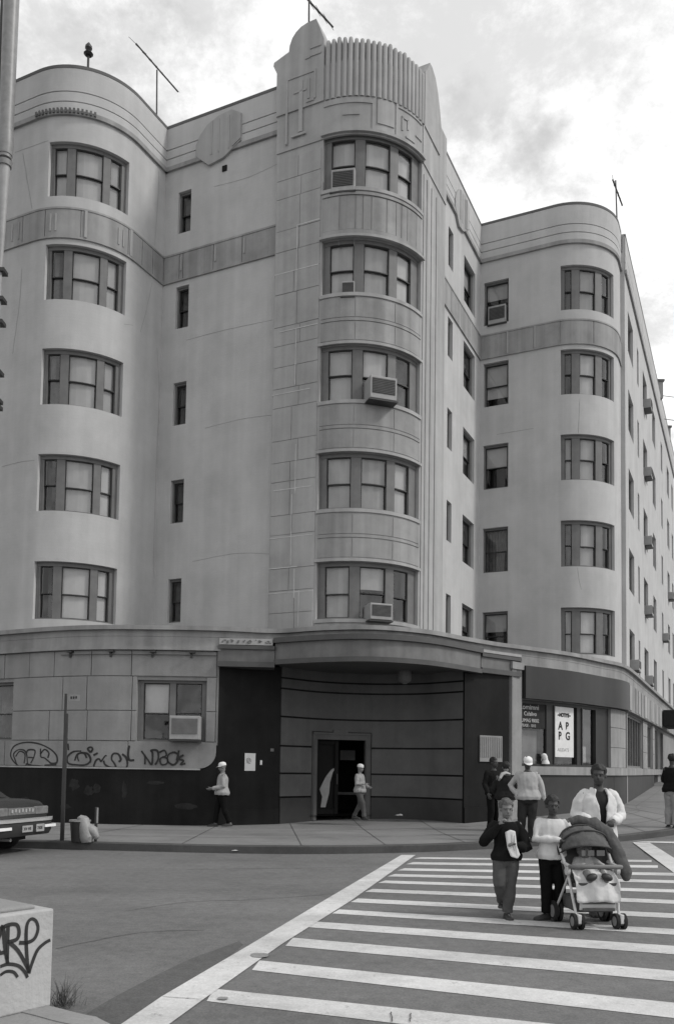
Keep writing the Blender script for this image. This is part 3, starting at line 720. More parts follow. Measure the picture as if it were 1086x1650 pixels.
for s_,x,z,sz,sq in(('~NOTIYE~',-.36,1.22,.15,.95),('A',-.33,.83,.33,1.0),('B',.05,.83,.33,1.0),('R',-.33,.53,.33,1.0),('G',.05,.53,.33,1.0)):
    text(s_,sz,M['ink'],'lettering',t,u*x+n*(tk/2+.001)+Vector((0,0,z)),u,(0,0,1),sq,.012)
text('AILIDATS',.14,M['metal'],'small_lettering',t,u*-.38+n*(tk/2+.001)+Vector((0,0,.17)),u,(0,0,1),1.05)
t,u,n,Lh,tk=sgn(FR,.55,1.42,1.90,2.62,.03,'metal_panel','pale corrugated panel fixed on the dark wall beside the entrance','panel',M['ground_stone'])
w=MB()
for k in range(12): w.tube([u*(-.40+.072*k)+n*.012+Vector((0,0,.12)),u*(-.40+.072*k)+n*.012+Vector((0,0,.68))],.018,6)
w.build('corrugation',M['ground_stone'],t,smooth=True)
t,u,n,Lh,tk=sgn(FL,.77,1.08,1.56,2.02,.01,'paper_notice','torn white paper notice on the dark wall left of the entrance','notice',M['paper'],.006)
w=MB()
for k in range(5): w.ribbon([(-.11+.03*i,.2+.03*k+.012*math.sin(i*1.7+k)) for i in range(5+k%2)],.014,lambda a,b:u*a+n*.006+Vector((0,0,b)))
w.build('writing',M['spray'],t)
t,u,n,Lh,tk=sgn(FL,1.22,1.28,1.72,1.84,.01,'sticker','small white sticker on the dark wall right of the paper notice','sticker',M['white'],.006)
t,u,n,Lh,tk=sgn(FL,1.52,1.62,2.08,2.16,.01,'sticker','tiny grey sticker high on the dark wall by the entrance recess','sticker',M['canopy'],.006)
# small bottle-like figure standing on the shop sill
t=thing('display_bust','small pale mottled figure standing on the shop window sill','ornament',H.pt(1.62,1.87,.02))
w=MB(); w.tube([(0,0,0),(0,0,.06),(0,0,.12),(-.03,0,.2),(-.06,0,.27),(-.07,0,.31)],[.12,.11,.07,.09,.08,.03],12); w.build('body',M['paper'],t,smooth=True)
# ------------------------------------------------------------------ graffiti on the ground floor (strokes follow the wall)
def gp(x,y): h=GL.hit(x,y); return (h[0],h[1])
def tagpaint(name,label,strokes,w=.05):
    mb=MB(); h=gp(*strokes[0][0]); 
    for st in strokes: mb.ribbon(cat2([gp(*q) for q in st],6),w,lambda a,b:GL.pt(a,b,.008))
    o=mb.build(name,M['spray']); return tag(o,label,'graffiti')
Zx=lambda L_: [(x/4.722,1080+y/4.722) for x,y in L_]     # notes taken on an enlargement
tagpaint('graffiti_tag','rounded grey graffiti tag inside an oval, left of the sign post',[Zx(q) for q in(
 [(150,740),(100,690),(82,640),(110,580),(190,552),(290,560),(380,600),(430,650),(435,700),(410,712),(380,708)],
 [(135,735),(118,690),(105,640),(140,608),(185,612),(205,650),(210,720)],[(200,640),(215,610),(265,612),(260,660),(235,710)],[(120,660),(150,620),(190,640),(185,710)],[(215,665),(255,668)],
 [(310,598),(312,660),(340,670),(385,708)],[(310,640),(340,605),(372,630),(365,670)],[(160,735),(240,728),(330,735)],[(340,725),(430,720)],[(200,730),(205,715),(250,728)])],.052)
tagpaint('graffiti_tag','looping graffiti tag with a small heart above, right of the sign post',[Zx(q) for q in(
 [(518,560),(522,610)],[(620,618),(560,622),(515,660),(520,710),(580,722),(650,722),(690,690),(670,640),(620,630),(590,650),(600,695)],[(570,690),(590,640),(640,635),(660,670)],
 [(690,628),(668,600),(690,588),(706,602),(690,628)],[(712,650),(745,632)],[(712,740),(730,690),(755,678),(770,700)],[(770,700),(800,655),(812,655)],[(790,690),(800,720),(840,742),(880,740),(870,710),(850,680),(860,640),(900,640),(920,680),(905,700)],[(930,640),(962,670),(970,720),(960,748)],[(985,575),(975,640),(985,685),(1022,686)])],.056)
Zy=lambda L_: [(x/3.017,1160+y/3.017) for x,y in L_]
tagpaint('graffiti_tag','bold dark graffiti tag nearest the rounded end of the stone wall',[Zy(q) for q in(
 [(688,152),(715,190),(738,218),(742,165),(735,150),(765,152),(770,190),(755,220)],[(705,175),(705,218)],[(775,160),(800,150),(808,175),(780,190),(785,218),(810,215),(815,192),(790,180)],
 [(845,158),(820,170),(815,200),(840,220),(862,205),(865,170),(845,158)],[(870,150),(860,200)],[(893,172),(868,190),(892,200),(878,218),(902,214)])],.06)
# ------------------------------------------------------------------ window air conditioners
def aircon(P,s0,s1,z0,z1,out,label,back=.25,louv=True,gm='acdark'):
    c=P.pt((s0+s1)/2,z0,0); p=P.pt(s0,0,0); q=P.pt(s1,0,0); u=(q-p).normalized(); n=Vector((u.y,-u.x,0))
    t=thing('air_conditioner',label,'air conditioner',c,0,'window air conditioners'); wd=(q-p).length; h=z1-z0
    Mx=Matrix((u,-n,Vector((0,0,1)))).transposed(); m_=MB(); m_.box(n*((out-back)/2)+Vector((0,0,h/2)),(wd,out+back,h),M=Mx)
    m_.build('casing',M['ac'],t,bevel=.015)
    g=MB(); g.box(n*(out+.004)+Vector((0,0,h*.56)),(wd*.86,.02,h*.66),M=Mx); gr=g.build('grille',M[gm],t)
    l=MB()
    for k in range(9): l.box(n*(out+.017)+Vector((0,0,h*.27+h*.58*k/8)),(wd*.84,.008,.008),M=Mx)
    l.build('louvre',M['acgrille'],gr)
    b=MB(); b.box(n*(out*.5)+Vector((0,0,-.03)),(wd*1.08,max(.1,out),.035),M=Mx); b.build('support_shelf',M['darkmetal'],t)
s=lambda x,y,P=T: P.hit(x,y)[0]
aircon(T,s(534,290),s(572,290),17.57,18.22,.02,'dark fronted air conditioner in the top left turret window')
aircon(T,s(550,470),s(571,470),14.58,15.02,-.02,'small air conditioner in the fourth row turret window',.2)
aircon(T,s(589,640),s(631,640),11.6,12.22,.36,'large boxy air conditioner jutting from the middle turret window')
aircon(T,s(590,1000),s(625,1000),5.62,6.06,.3,'small air conditioner just above the curved canopy')
aircon(GL,pxs(277),pxs(325),2.33,2.93,.3,'large pale air conditioner in the ground floor window',gm='acgrille')
aircon(EW,.3,.95,17.64,18.3,.05,'pale air conditioner set in the top plain window of the right wing')
for (c,k,lb) in((0,0,'air conditioner in the nearest side street window above the shop'),(2,4,'air conditioner under the eaves of the side street wall'),(2,3,'air conditioner in the fourth row of the side street wall'),(2,2,'air conditioner half way up the side street wall'),(2,1,'air conditioner in the second row of the side street wall'),(2,0,'air conditioner in the lowest row of the side street wall beyond the nearest one'),(5,2,'farthest high air conditioner on the side street wall'),(4,1,'farthest low air conditioner on the side street wall')):
    a,b=cs[c][0],cs[c][1]; z=ZH[k]-.28-cs[c][2]; aircon(S,a+.3,min(b-.1,a+.9),z+.02,z+.42,.3,lb)
# ------------------------------------------------------------------ roof-top things
def antenna(base,top,b0,b1,label,els=7):
    t=thing('roof_antenna',label,'antenna',base); base=Vector(base)
    m_=MB(); m_.tube([Vector((0,0,-.6)),Vector(top)-base],.028,6); m_.build('mast',M['darkmetal'],t)
    m_=MB(); p,q=Vector(b0)-base,Vector(b1)-base; m_.tube([p,q],.03,6); m_.build('boom',M['darkmetal'],t)
    m_=MB(); d=(q-p).normalized(); sd_=d.cross(Vector((.25,.93,.25))).normalized()*0+Vector((.35,.9,.22)).normalized()
    for k in range(els):
        c=p+(q-p)*(k+.3)/els; l=.55-.03*k; m_.tube([c-sd_*l,c+sd_*l],.008,5)
    m_.build('element',M['darkmetal'],t)
antenna(at(253,196,29),at(253,112,29),at(219,69,29),at(287,147,29.6),'tall roof antenna with a slanting boom above the left wing')
antenna(at(498,60,26),at(498,-8,26),at(492,-6,26),at(537,43,26.4),'roof antenna leaning out behind the turret crest',4)
antenna(at(995,362,33),at(992,290,33),at(987,288,33),at(1003,331,33.4),'thin roof antenna above the right wing',5)
t=thing('roof_vent','slim roof vent pipe with a knobbed cowl above the left wing','vent',at(142,104,27)); b0=t.location.copy()
zt=at(142,68,27).z-b0.z
m_=MB(); m_.tube([(0,0,-.6),(0,0,zt*.5)],.04,8); m_.build('pipe',M['darkmetal'],t)
m_=MB(); m_.tube([(0,0,zt*.42),(0,0,zt*.5),(0,0,zt*.52),(0,0,zt*.62),(0,0,zt*.75),(0,0,zt*.85),(0,0,zt)],[.1,.16,.07,.06,.12,.11,.03],10); m_.build('cowl',M['darkmetal'],t,smooth=True)
for (x,y,Y,lb) in((1058,634,44,'small chimney on the side street roof, nearer one'),(1071,674,50,'small chimney on the side street roof, farther one')):
    p=at(x,y,Y); t=thing('chimney',lb,'chimney',(p.x,p.y,TOP-.2),0,'chimneys on the side street roof'); m_=MB(); m_.box((0,0,.35),(.5,.5,.9)); m_.build('stack',M['band'],t); m_=MB(); m_.box((0,0,.84),(.62,.62,.1)); m_.build('cap',M['coping'],t)
# flue at the far left
p=at(12,200,22.6); fx,fy=p.x-.03,p.y
t=thing('exhaust_flue','grey exhaust flue rising past the roof at the left edge','flue',(fx,fy,5.2))
zz=lambda y: at(12,y,22.6).z-5.2
m_=MB(); m_.tube([(0,0,zz(255)),(0,0,zz(215)),(0,0,zz(-60))],[.17,.19,.22],18); m_.build('duct',M['metal'],t,smooth=True)
m_=MB(); m_.tube([(0,0,zz(250)),(0,0,zz(232)),(0,0,zz(214))],[.19,.22,.205],18); m_.tube([(0,0,zz(268)),(0,0,zz(260))],[.18,.2],18); m_.build('collar',M['metal'],t,smooth=True)
m_=MB(); m_.tube([(-.02,0,0),(-.02,0,zz(440)),(0,0,zz(260))],[.05,.06,.15],14); m_.build('lower_pipe',M['ac'],t,smooth=True)
for y in (436,482,519,600,645,655):
    m_=MB(); m_.box((.02,.05,zz(y)),(.22,.3,.1)); m_.build('clamp',M['darkmetal'],t)
t=thing('drain_pipe','thin black pipe on the wall beside the flue at the left edge','pipe',(fx-.24,fy,5.2))
m_=MB(); m_.tube([(0,0,0),(0,0,zz(-60))],.06,8); m_.build('pipe',M['darkmetal'],t,smooth=True)
m_=MB()
for y in (190,300,520,700): m_.box((0,.1,zz(y)),(.16,.3,.06))
m_.build('bracket',M['darkmetal'],t)

# faded scuffs on the dark plinth
M['scuff']=mat('faded_scuff',.03,.7,.4,6,.05,30,.1,dirt=.4)
for cx_,cy_,rx,ry in ((119,1265,9,9.5),(143,1275,8,8),(156,1271,6,8),(200,1275,4,14),(105,1300,10,4),(250,1262,14,3),(300,1300,18,5),(40,1290,12,5)):
    h=GL.hit(cx_,cy_)
    if not h: continue
    k=h[2]/1390; mb=MB(); n=22; i0=len(mb.v)
    pts=[(h[0]+rx*k*math.cos(2*math.pi*i/n)*(1+.5*noise.noise((math.cos(2*math.pi*i/n)*2,math.sin(2*math.pi*i/n)*2,cx_))),h[1]+ry*k*math.sin(2*math.pi*i/n)*(1+.5*noise.noise((math.cos(2*math.pi*i/n)*2,math.sin(2*math.pi*i/n)*2,cy_)))) for i in range(n)]
    mb.quad(*[GL.pt(a,b,-.008) for a,b in pts]); Bp(mb,'faded_scuff',M['scuff'])
# ------------------------------------------------------------------ ground, road, pavement
def patchy(name,base,var,speck,dirt,big=.18,holes=0):
    m=bpy.data.materials.new(name); m.use_nodes=True; nt=m.node_tree; N=nt.nodes; L=nt.links; b=N['Principled BSDF']
    b.inputs['Roughness'].default_value=.85; b.inputs['Specular IOR Level'].default_value=.25
    tc=N.new('ShaderNodeTexCoord'); val=None
    def noisy(scale,det,a,bb,lo,hi,rough=.6,sc=(1,1,1)):
        mp=N.new('ShaderNodeMapping'); mp.inputs['Scale'].default_value=sc; L.new(tc.outputs['Object'],mp.inputs[0])
        n=N.new('ShaderNodeTexNoise'); n.inputs['Scale'].default_value=scale; n.inputs['Detail'].default_value=det; n.inputs['Roughness'].default_value=rough; L.new(mp.outputs[0],n.inputs['Vector'])
        r=N.new('ShaderNodeMapRange'); 
        for k,v in zip(('From Min','From Max','To Min','To Max'),(a,bb,lo,hi)): r.inputs[k].default_value=v
        L.new(n.outputs['Fac'],r.inputs['Value']); return r.outputs['Result'],n.outputs['Fac']
    def mul(a,c):
        q=N.new('ShaderNodeMath'); q.operation='MULTIPLY'; L.new(a,q.inputs[0]); L.new(c,q.inputs[1]); return q.outputs[0]
    v,_=noisy(big,8,.3,.7,base*(1-var),base*(1+var))
    s1,f1=noisy(48,6,.32,.68,1-speck,1+speck,.8); v=mul(v,s1)
    s4,_=noisy(9,6,.35,.68,1-speck*.45,1+speck*.45,.7); v=mul(v,s4)
    s2,_=noisy(1.1,10,.48,.75,1,1-dirt,.75); v=mul(v,s2)
    s3,_=noisy(.5,6,.4,.7,1.04,1-dirt*.6,.6,(.25,1.6,1)); v=mul(v,s3)
    if holes:
        s5,_=noisy(7,12,.57,.63,1,1-holes,.85); v=mul(v,s5)
    cb=N.new('ShaderNodeCombineColor')
    for k in range(3): L.new(v,cb.inputs[k])
    L.new(cb.outputs[0],b.inputs['Base Color'])
    bp=N.new('ShaderNodeBump'); bp.inputs['Strength'].default_value=.35; bp.inputs['Distance'].default_value=.01; L.new(f1,bp.inputs['Height']); L.new(bp.outputs[0],b.inputs['Normal'])
    return m
M['asphalt']=patchy('asphalt',.155,.14,.34,.26)
M['newasphalt']=patchy('darker_asphalt',.105,.08,.28,.15)
M['concrete']=patchy('pavement_concrete',.205,.12,.12,.3,.3)
M['kerb']=patchy('kerb_stone',.085,.15,.15,.35,.6)
M['nearconc']=patchy('pale_concrete',.26,.1,.12,.2,.5)
M['marking']=patchy('road_marking_paint',.58,.08,.16,.34,1.2,.45)
m_=MB()
xs=[-300,-120,-60]+[-40+2*i for i in range(0,51)]+[90,140,300]; ys=[-300,-80,-20]+[-10+2*i for i in range(0,61)]+[150,400]
for x0,x1 in zip(xs,xs[1:]):
    for y0,y1 in zip(ys,ys[1:]): m_.quad(*[(x,y,gz(x,y)-(.0)) for x,y in((x0,y0),(x1,y0),(x1,y1),(x0,y1))])
m_.build('road',M['asphalt'],smooth=True,kind='structure')
KP=Path(cat2([W(-80,11.4),W(-50,11.4),W(-24,11.5),W(-17.5,11.9),(-8.3,17.3),(-5.6,17.08),(-1.31,16.76),(1.63,17.5),(4.55,19.3),(7.2,20.75),(9.3,22.6),(10.9,25.5),W(-.9,35),W(-.9,60),W(-.9,110)],10))
# inner edge of the pavement runs under the building
IN=Path(cat2([W(-80,19),W(-50,19),W(-24,19),W(-17.5,19.5),(-7,24.5),(-4.5,24.5),(-2,25.5),(.9,27.5),(4,27.5),(7,28.5),(9,31),W(-6,33),W(-6,36),W(-6,60),W(-6,110)],10))
m_=MB(); nK=170
def kq(i): return KP.L*i/nK
def iq(i): return IN.L*i/nK
# match stations by control point index so both edges stay side by side
kp=[KP.p[j] for j in range(len(KP.p))]; ip=[IN.p[j] for j in range(len(IN.p))]
rows=10
def mixp(j,t):
    a=KP.at(KP.c[j],-.16) if True else kp[j]; b=ip[j]; x=a[0]+(b[0]-a[0])*t; y=a[1]+(b[1]-a[1])*t; return (x,y,gz(x,y)+.15)
for j in range(len(kp)-1):
    for r in range(rows): m_.quad(mixp(j,r/rows),mixp(j+1,r/rows),mixp(j+1,(r+1)/rows),mixp(j,(r+1)/rows))
m_.build('pavement',M['concrete'],smooth=True,kind='structure')
m_=MB(); rings=[]
for j in range(len(kp)):
    a=KP.at(KP.c[j],0); b=KP.at(KP.c[j],-.18); z=gz(*a)
    rings.append([(*a,z-.2),(*KP.at(KP.c[j],.0),z+.135),(*KP.at(KP.c[j],-.02),z+.154),(*b,z+.154),(*b,z-.2)])
m_.loft(rings); m_.build('kerb',M['kerb'],smooth=True,kind='structure')
# scored joints of the pavement: shallow dark lines
m_=MB(); step=0
for j in range(20,len(kp)-1,6):
    for r in range(24):
        p,q=mixp(j,r/24),mixp(j,(r+1)/24); m_.quad((p[0]-.012,p[1],p[2]+.004),(p[0]+.012,p[1],p[2]+.004),(q[0]+.012,q[1],q[2]+.004),(q[0]-.012,q[1],q[2]+.004))
for f in (.2,.42):
    for j in range(20,len(kp)-1):
        p,q=mixp(j,f),mixp(j+1,f); m_.quad((p[0],p[1]-.012,p[2]+.0045),(q[0],q[1]-.012,q[2]+.0045),(q[0],q[1]+.012,q[2]+.0045),(p[0],p[1]+.012,p[2]+.0045))
m_.build('pavement_joints',M['kerb'],kind='structure')
# crosswalk
def gq(mb,pts,h=.004):
    mb.quad(*[(p.x,p.y,gz(p.x,p.y)+h) for p in pts])
def onr(px,py): return on_z(px,py,0)
cw=MB()
st=[((339,1605),(1086,1688),20,31),((412,1557),(1086,1630),15.5,24.5),((466,1519),(1086,1574.6),13,17),((503,1491),(1086,1532.5),9,13.5),((541,1470),(1086,1503),6.5,9),((571,1452),(1086,1477),6,7.5),((594,1436),(1086,1454.6),4.8,6),((615,1422),(1086,1437),4,5),((630,1411.5),(1086,1422),4,4.6),((646,1402),(1086,1410),3.6,4.6),((660,1392),(1060,1397.5),3.5,4.2),((672,1383.5),(1050,1388.5),2.3,3.2)]
for (a,b,ta,tb) in st:
    ex=1.25 if b[1]>1425 else 1.0
    bx=a[0]+(b[0]-a[0])*ex; by=a[1]+(b[1]-a[1])*ex; tb2=ta+(tb-ta)*ex
    A_,B_,C_,D_=onr(a[0]-6,a[1]+ta/2),onr(bx,by+tb2/2),onr(bx,by-tb2/2),onr(a[0]+6,a[1]-ta/2); n=14
    for k in range(n):
        f0,f1=k/n,(k+1)/n; w0=(noise.noise((f0*9,a[1],0)))*.012; w1=(noise.noise((f1*9,a[1],0)))*.012
        gq(cw,[A_.lerp(B_,f0)+Vector((0,w0,0)),A_.lerp(B_,f1)+Vector((0,w1,0)),D_.lerp(C_,f1)+Vector((0,w1*.4,0)),D_.lerp(C_,f0)+Vector((0,w0*.4,0))])
cw.build('crosswalk_stripes',M['marking'],kind='structure')
rl=MB(); Lf=[(175,1667),(260,1608.6),(400,1526),(520,1454),(646.6,1379)]; Rg=[(222,1690),(324,1615.5),(453,1524),(564,1454),(669.6,1379)]
for k in range(4): gq(rl,[onr(*Lf[k]),onr(*Rg[k]),onr(*Rg[k+1]),onr(*Lf[k+1])],.008)
rl.build('crosswalk_line',M['marking'],kind='structure')
r2=MB(); gq(r2,[onr(1019,1360.5),onr(1086,1408),onr(1120,1405),onr(1047,1361.5)],.008); gq(r2,[onr(1019,1359.5),onr(1047,1361.5),onr(1160,1366),onr(1160,1363)],.012)
for y0 in (1412,): gq(r2,[onr(1086,1408),onr(1180,1470),onr(1230,1470),onr(1120,1405)],.008)
r2.build('side_crosswalk_line',M['marking'],kind='structure')
# worn spots on the paint and dark patch of newer asphalt
pt=MB(); pa=cat2([(60,1700),(130,1642),(200,1600),(300,1550),(345,1533),(385,1518)],5); pb_=cat2([(160,1715),(214,1642),(262,1607),(330,1567),(362,1548),(392,1524)],5)
for k in range(len(pa)-1): gq(pt,[onr(*pa[k]),onr(*pb_[k]),onr(*pb_[k+1]),onr(*pa[k+1])],.004)
pt.build('asphalt_patch',M['newasphalt'],kind='structure')
wn=MB()
for cx_,cy_,rx,ry in((359,1612,9,2.6),(418,1542,15,4.0)):
    c=onr(cx_,cy_); ex=(onr(cx_+rx,cy_)-c).length; ey=(onr(cx_,cy_-ry)-c).length
    gq(wn,[c+Vector((ex*math.cos(t)*(1+.25*noise.noise((t,cx_,0))),ey*math.sin(t)*(1+.3*noise.noise((t,cy_,2))),0)) for t in [i*math.pi/8 for i in range(16)]],.012)
M['worn']=patchy('worn_marking',.27,.2,.3,.3,3)
wn.build('worn_paint',M['worn'],kind='structure')
ck=MB()
def crack(pts,w,h=.012):
    P_=cat2(pts,5)
    for k in range(len(P_)-1):
        a,b=onr(*P_[k]),onr(*P_[k+1]); d=(b-a).normalized(); nn=Vector((-d.y,d.x,0))*w; j=Vector((noise.noise((k*.7,pts[0][0],0))*.02,noise.noise((k*.7,3,0))*.02,0))
        gq(ck,[a-nn+j*(k%2),b-nn+j*((k+1)%2),b+nn+j*((k+1)%2),a+nn+j*(k%2)],h)
crack([(262,1609),(285,1611),(305,1612),(322,1614)],.003); crack([(630,1634),(632,1650)],.004); crack([(662,1636),(660,1650)],.004); crack([(200,1470),(300,1455),(420,1450),(560,1440)],.006,.005); crack([(90,1530),(220,1505),(330,1500)],.006,.005)
crack([(300,1402),(460,1400),(600,1398)],.008,.005)
ck.build('road_cracks',M['newasphalt'],kind='structure')
# near pavement at the camera's feet
NK=cat2([(-9,9.2),(-4.5,7.2),(-2.9,6.2),(-1.88,5.6),(-1.5,5.36),(-1.19,5.26),(-.2,5.0),(.8,4.3),(1.6,2.5),(2,-3)],6)
m_=MB(); ins=[Vector((-14,-3)) + (Vector((1.2,-3))-Vector((-14,-3)))*(i/(len(NK)-1)) for i in range(len(NK))]
for k in range(len(NK)-1):
    for r in range(6):
        f=lambda j,t:(NK[j][0]+(ins[j].x-NK[j][0])*t,NK[j][1]+(ins[j].y-NK[j][1])*t,.15*min(1,max(.0,1-(NK[j][0]+1.45)*2.2)) if NK[j][0]>-1.45 and t<.2 else .15)
        m_.quad(f(k,r/6),f(k+1,r/6),f(k+1,(r+1)/6),f(k,(r+1)/6))
m_.build('near_pavement',M['nearconc'],smooth=False,kind='structure')
m_=MB(); rings=[]
for j,(x,y) in enumerate(NK):
    z=.15 if x<-1.45 else .15*max(.0,1-(x+1.45)*2.2); z=max(z,.0)
    a=Vector((x,y)); d=Vector(NK[min(j+1,len(NK)-1)])-Vector(NK[max(j-1,0)]); d.normalize(); nn=Vector((-d.y,d.x))
    o_=a+nn*.04; i_=a-nn*.16
    rings.append([(o_.x,o_.y,-.1),(o_.x,o_.y,z-.01),(a.x+nn.x*.025,a.y+nn.y*.025,z+.006),(i_.x,i_.y,z+.006),(i_.x,i_.y,-.1)])
m_.loft(rings); m_.build('near_kerb',M['nearconc'],smooth=True,kind='structure')
# concrete block with graffiti
d1=Vector((.614,.789,0)); d2=Vector((-.789,.614,0)); c0=on_z(82,1622,.15)
t=thing('concrete_block','pale concrete barrier block with spray painted letters at the near kerb','concrete block',c0)
M['block']=mat('block_concrete',.42,.9,.1,2.5,.35,30,.15,streak=.1,dirt=.2)
Lb,Wb,Hb=1.7,.62,.615
m_=MB(); m_.box(-d1*(Lb/2)+d2*(Wb/2)+Vector((0,0,Hb/2)),(Lb,Wb,Hb),M=Matrix((d1,d2,Vector((0,0,1)))).transposed()); m_.build('block',M['block'],t,bevel=.012)
m_=MB(); m_.box(-d1*(Lb/2)+d2*(Wb/2)+Vector((0,0,Hb+.012)),(Lb-.18,Wb-.14,.03),M=Matrix((d1,d2,Vector((0,0,1)))).transposed()); m_.build('top_slab',M['nearconc'],t,bevel=.012)
nf=d2*-1
def bface(px,py):
    d=ray(px,py); k=(c0-CAM).dot(nf)/d.dot(nf); p=CAM+d*k-c0; return (p.dot(d1),p.z)
m_=MB(); Zb=lambda Lx:[bface(x/3.017,1400+y/3.017) for x,y in Lx]
for sx in([(-30,400),(-5,330),(12,285),(25,400),(38,465)],[(-15,415),(25,408)],[(2,295),(40,275),(80,275),(92,310),(80,345),(35,360)],[(38,280),(36,350),(34,465)],[(48,362),(90,405),(128,475),(138,505)],
 [(138,508),(130,430),(126,330),(132,270),(152,246),(175,258),(184,295),(168,340),(135,360),(92,362)],[(140,512),(152,470),(180,400),(215,365),(244,348)],[(0,478),(40,466),(90,475),(120,505),(133,532)],[(0,520),(30,502),(65,505),(85,530)],[(-40,470),(-20,430),(-5,395)]):
    m_.ribbon(cat2(Zb(sx),6),.027,lambda u,v:d1*u+nf*.003+Vector((0,0,v)))
m_.build('graffiti',M['spray'],t)
# weeds beside the block
M['weed']=mat('dry_weed',.10,.9,.4,9,0)
m_=MB(); base=on_z(97,1622,.02)
for k in range(130):
    a=random.uniform(0,6.28); r0=abs(random.gauss(0,.075)); p=Vector((r0*math.cos(a)*.8+.02,r0*math.sin(a),0)); h=random.uniform(.03,.19)*(1.15-min(.9,r0*4)); ln=Vector((random.gauss(0,.07),random.gauss(0,.07),h))
    wv=Vector((random.uniform(-1,1),random.uniform(-1,1),0)).normalized()*.0025
    q=p+ln*.55+Vector((0,0,h*.1)); m_.quad(p-wv,p+wv,q+wv*.8,q-wv*.8); m_.quad(q-wv*.8,q+wv*.8,p+ln*1.05)
o=m_.build('weeds',M['weed']); o.location=base; tag(o,'tuft of dry grey weeds growing beside the concrete block','weeds')
# sign post
p=on_z(100,1355,.15); t=thing('sign_post','tall dark sign post on the pavement edge in front of the left wall','sign post',p)
zt=at(100,1118,p.y).z-.15; zj=at(100,1150,p.y).z-.15
m_=MB(); m_.box((0,0,zj/2),(.075,.05,zj)); m_.build('post',M['darkmetal'],t,bevel=.006)
m_=MB(); m_.box((-.02,0,(zj+zt)/2-.1),(.045,.035,zt-zj+.2)); m_.build('upper_post',M['darkmetal'],t,bevel=.004)
m_=MB(); zs=at(113,1125,p.y).z-.15; m_.box((.16,-.03,zs),(.21,.008,.13)); o=m_.build('sign_plate',M['ground_stone'],t)
m_=MB()
for k in range(3): m_.box((.10+.05*k,-.036,zs+random.uniform(-.015,.015)),(.03,.003,.05))
m_.build('sign_marks',M['spray'],o)
# low bin with a white bag, short post
p=on_z(128,1357,.15); t=thing('litter_bin','low dark litter bin standing behind the sign post','bin',p)
m_=MB(); m_.tube([(0,0,.0),(0,0,.03),(0,0,.36),(0,0,.4)],[.15,.16,.19,.2],14); m_.build('body',M['darkmetal'],t,smooth=True)
m_=MB(); m_.tube([(0,0,.4),(0,0,.43)],[.215,.21],14); m_.build('rim',M['metal'],t,smooth=True)
t=thing('plastic_bag','bulging white plastic bag slumped against the litter bin','bag',p+Vector((.12,-.06,0)))
bm_=MB(); bm_.tube([(.06,-.02,.01),(.05,-.03,.10),(.02,-.03,.24),(-.02,-.02,.38),(-.04,0,.47),(-.03,0,.50)],[.11,.15,.13,.12,.11,.07],14); bm_.tube([(.08,-.03,.26),(.17,-.03,.22),(.23,-.03,.13)],[.10,.10,.07],12,round_=True)
M['bag']=mat('thin_plastic_bag',.27,.5,.12,6,.2,25,.4)
bag=bm_.build('bag_body',M['bag'],t,smooth=True)
for v in bag.data.vertices: v.co+=Vector((noise.noise(v.co*9),noise.noise(v.co*9+Vector((5,0,0))),noise.noise(v.co*9+Vector((0,7,0)))))*.022
p=on_z(154,1357,.15); t=thing('short_post','short dark post with a pale reflector strip beside the white bag','post',p)
m_=MB(); m_.box((0,0,.34),(.05,.05,.68)); m_.build('post',M['darkmetal'],t,bevel=.005)
m_=MB(); m_.box((.03,-.03,.52),(.03,.012,.3)); m_.build('reflector',M['ac'],t)
# scraps of litter
for x,y,s_,lb in((379,1376,.07,'white paper scrap lying in the gutter left of the crosswalk'),(645,1316,.09,'white paper scrap at the foot of the entrance recess'),(404,1373,.05,'grey scrap in the gutter beside the white one'),(378,1325,.06,'small upright white cup at the foot of the dark entrance wall'),(417,1327,.05,'grey paper scrap on the pavement by the dark wall')):
    p=on_z(x,y,.0 if y>1360 else (.18 if x<500 else .36)); m_=MB()
    if 'cup' in lb:
        m_.tube([(0,0,0),(0,0,.13)],[.035,.05],10); nm='paper_cup'
    else:
        pts=[Vector((random.gauss(0,s_),random.gauss(0,s_),random.uniform(.005,.05))) for _ in range(9)]
        c=Vector((0,0,.06)); 
        for k in range(8): m_.quad(pts[k],pts[k+1],c)
        nm='paper_scrap'
    o=m_.build(nm,M['paper'] if 'white' in lb else M['metal']); o.location=p+Vector((0,0,.01)); tag(o,lb,'litter')
# black awning farther along the side street
t=thing('awning','black box awning over a doorway far along the side street','awning',H.pt(20.8,3.6,0))
p=H.pt(19.7,0,.2); p2=H.pt(22.7,0,.2); u=(p2-p).normalized(); n=Vector((u.y,-u.x,0))
m_=MB(); m_.box((p+p2)/2-Vector(t.location)+n*1.1+Vector((0,0,3.82+.4)),(3,2.2,.78),M=Matrix((u,-n,Vector((0,0,1)))).transposed()); m_.build('cover',M['ink'],t,bevel=.03)
for k,q in enumerate((.05,2.95)):
    m_=MB(); a=p+u*q-Vector(t.location)+n*2.15; m_.tube([a+Vector((0,0,1.0)),a+Vector((0,0,3.85))],.04,8); m_.build('support_pole',M['metal'],t)
# telephone wires at the right edge
for (y0,y1,lb) in((636,634,'upper wire crossing the sky at the right edge'),(673,676,'lower wire crossing the sky at the right edge')):
    a=at(1057,y0,46); b=at(1400,y1,46); m_=MB(); pts=[]
    for k in range(13):
        f=k/12; q=a.lerp(b,f); q.z-=.5*math.sin(math.pi*f); pts.append(q-a)
    m_.tube(pts,.018,5); o=m_.build('overhead_wire',M['darkmetal']); o.location=a; tag(o,lb,'wire')
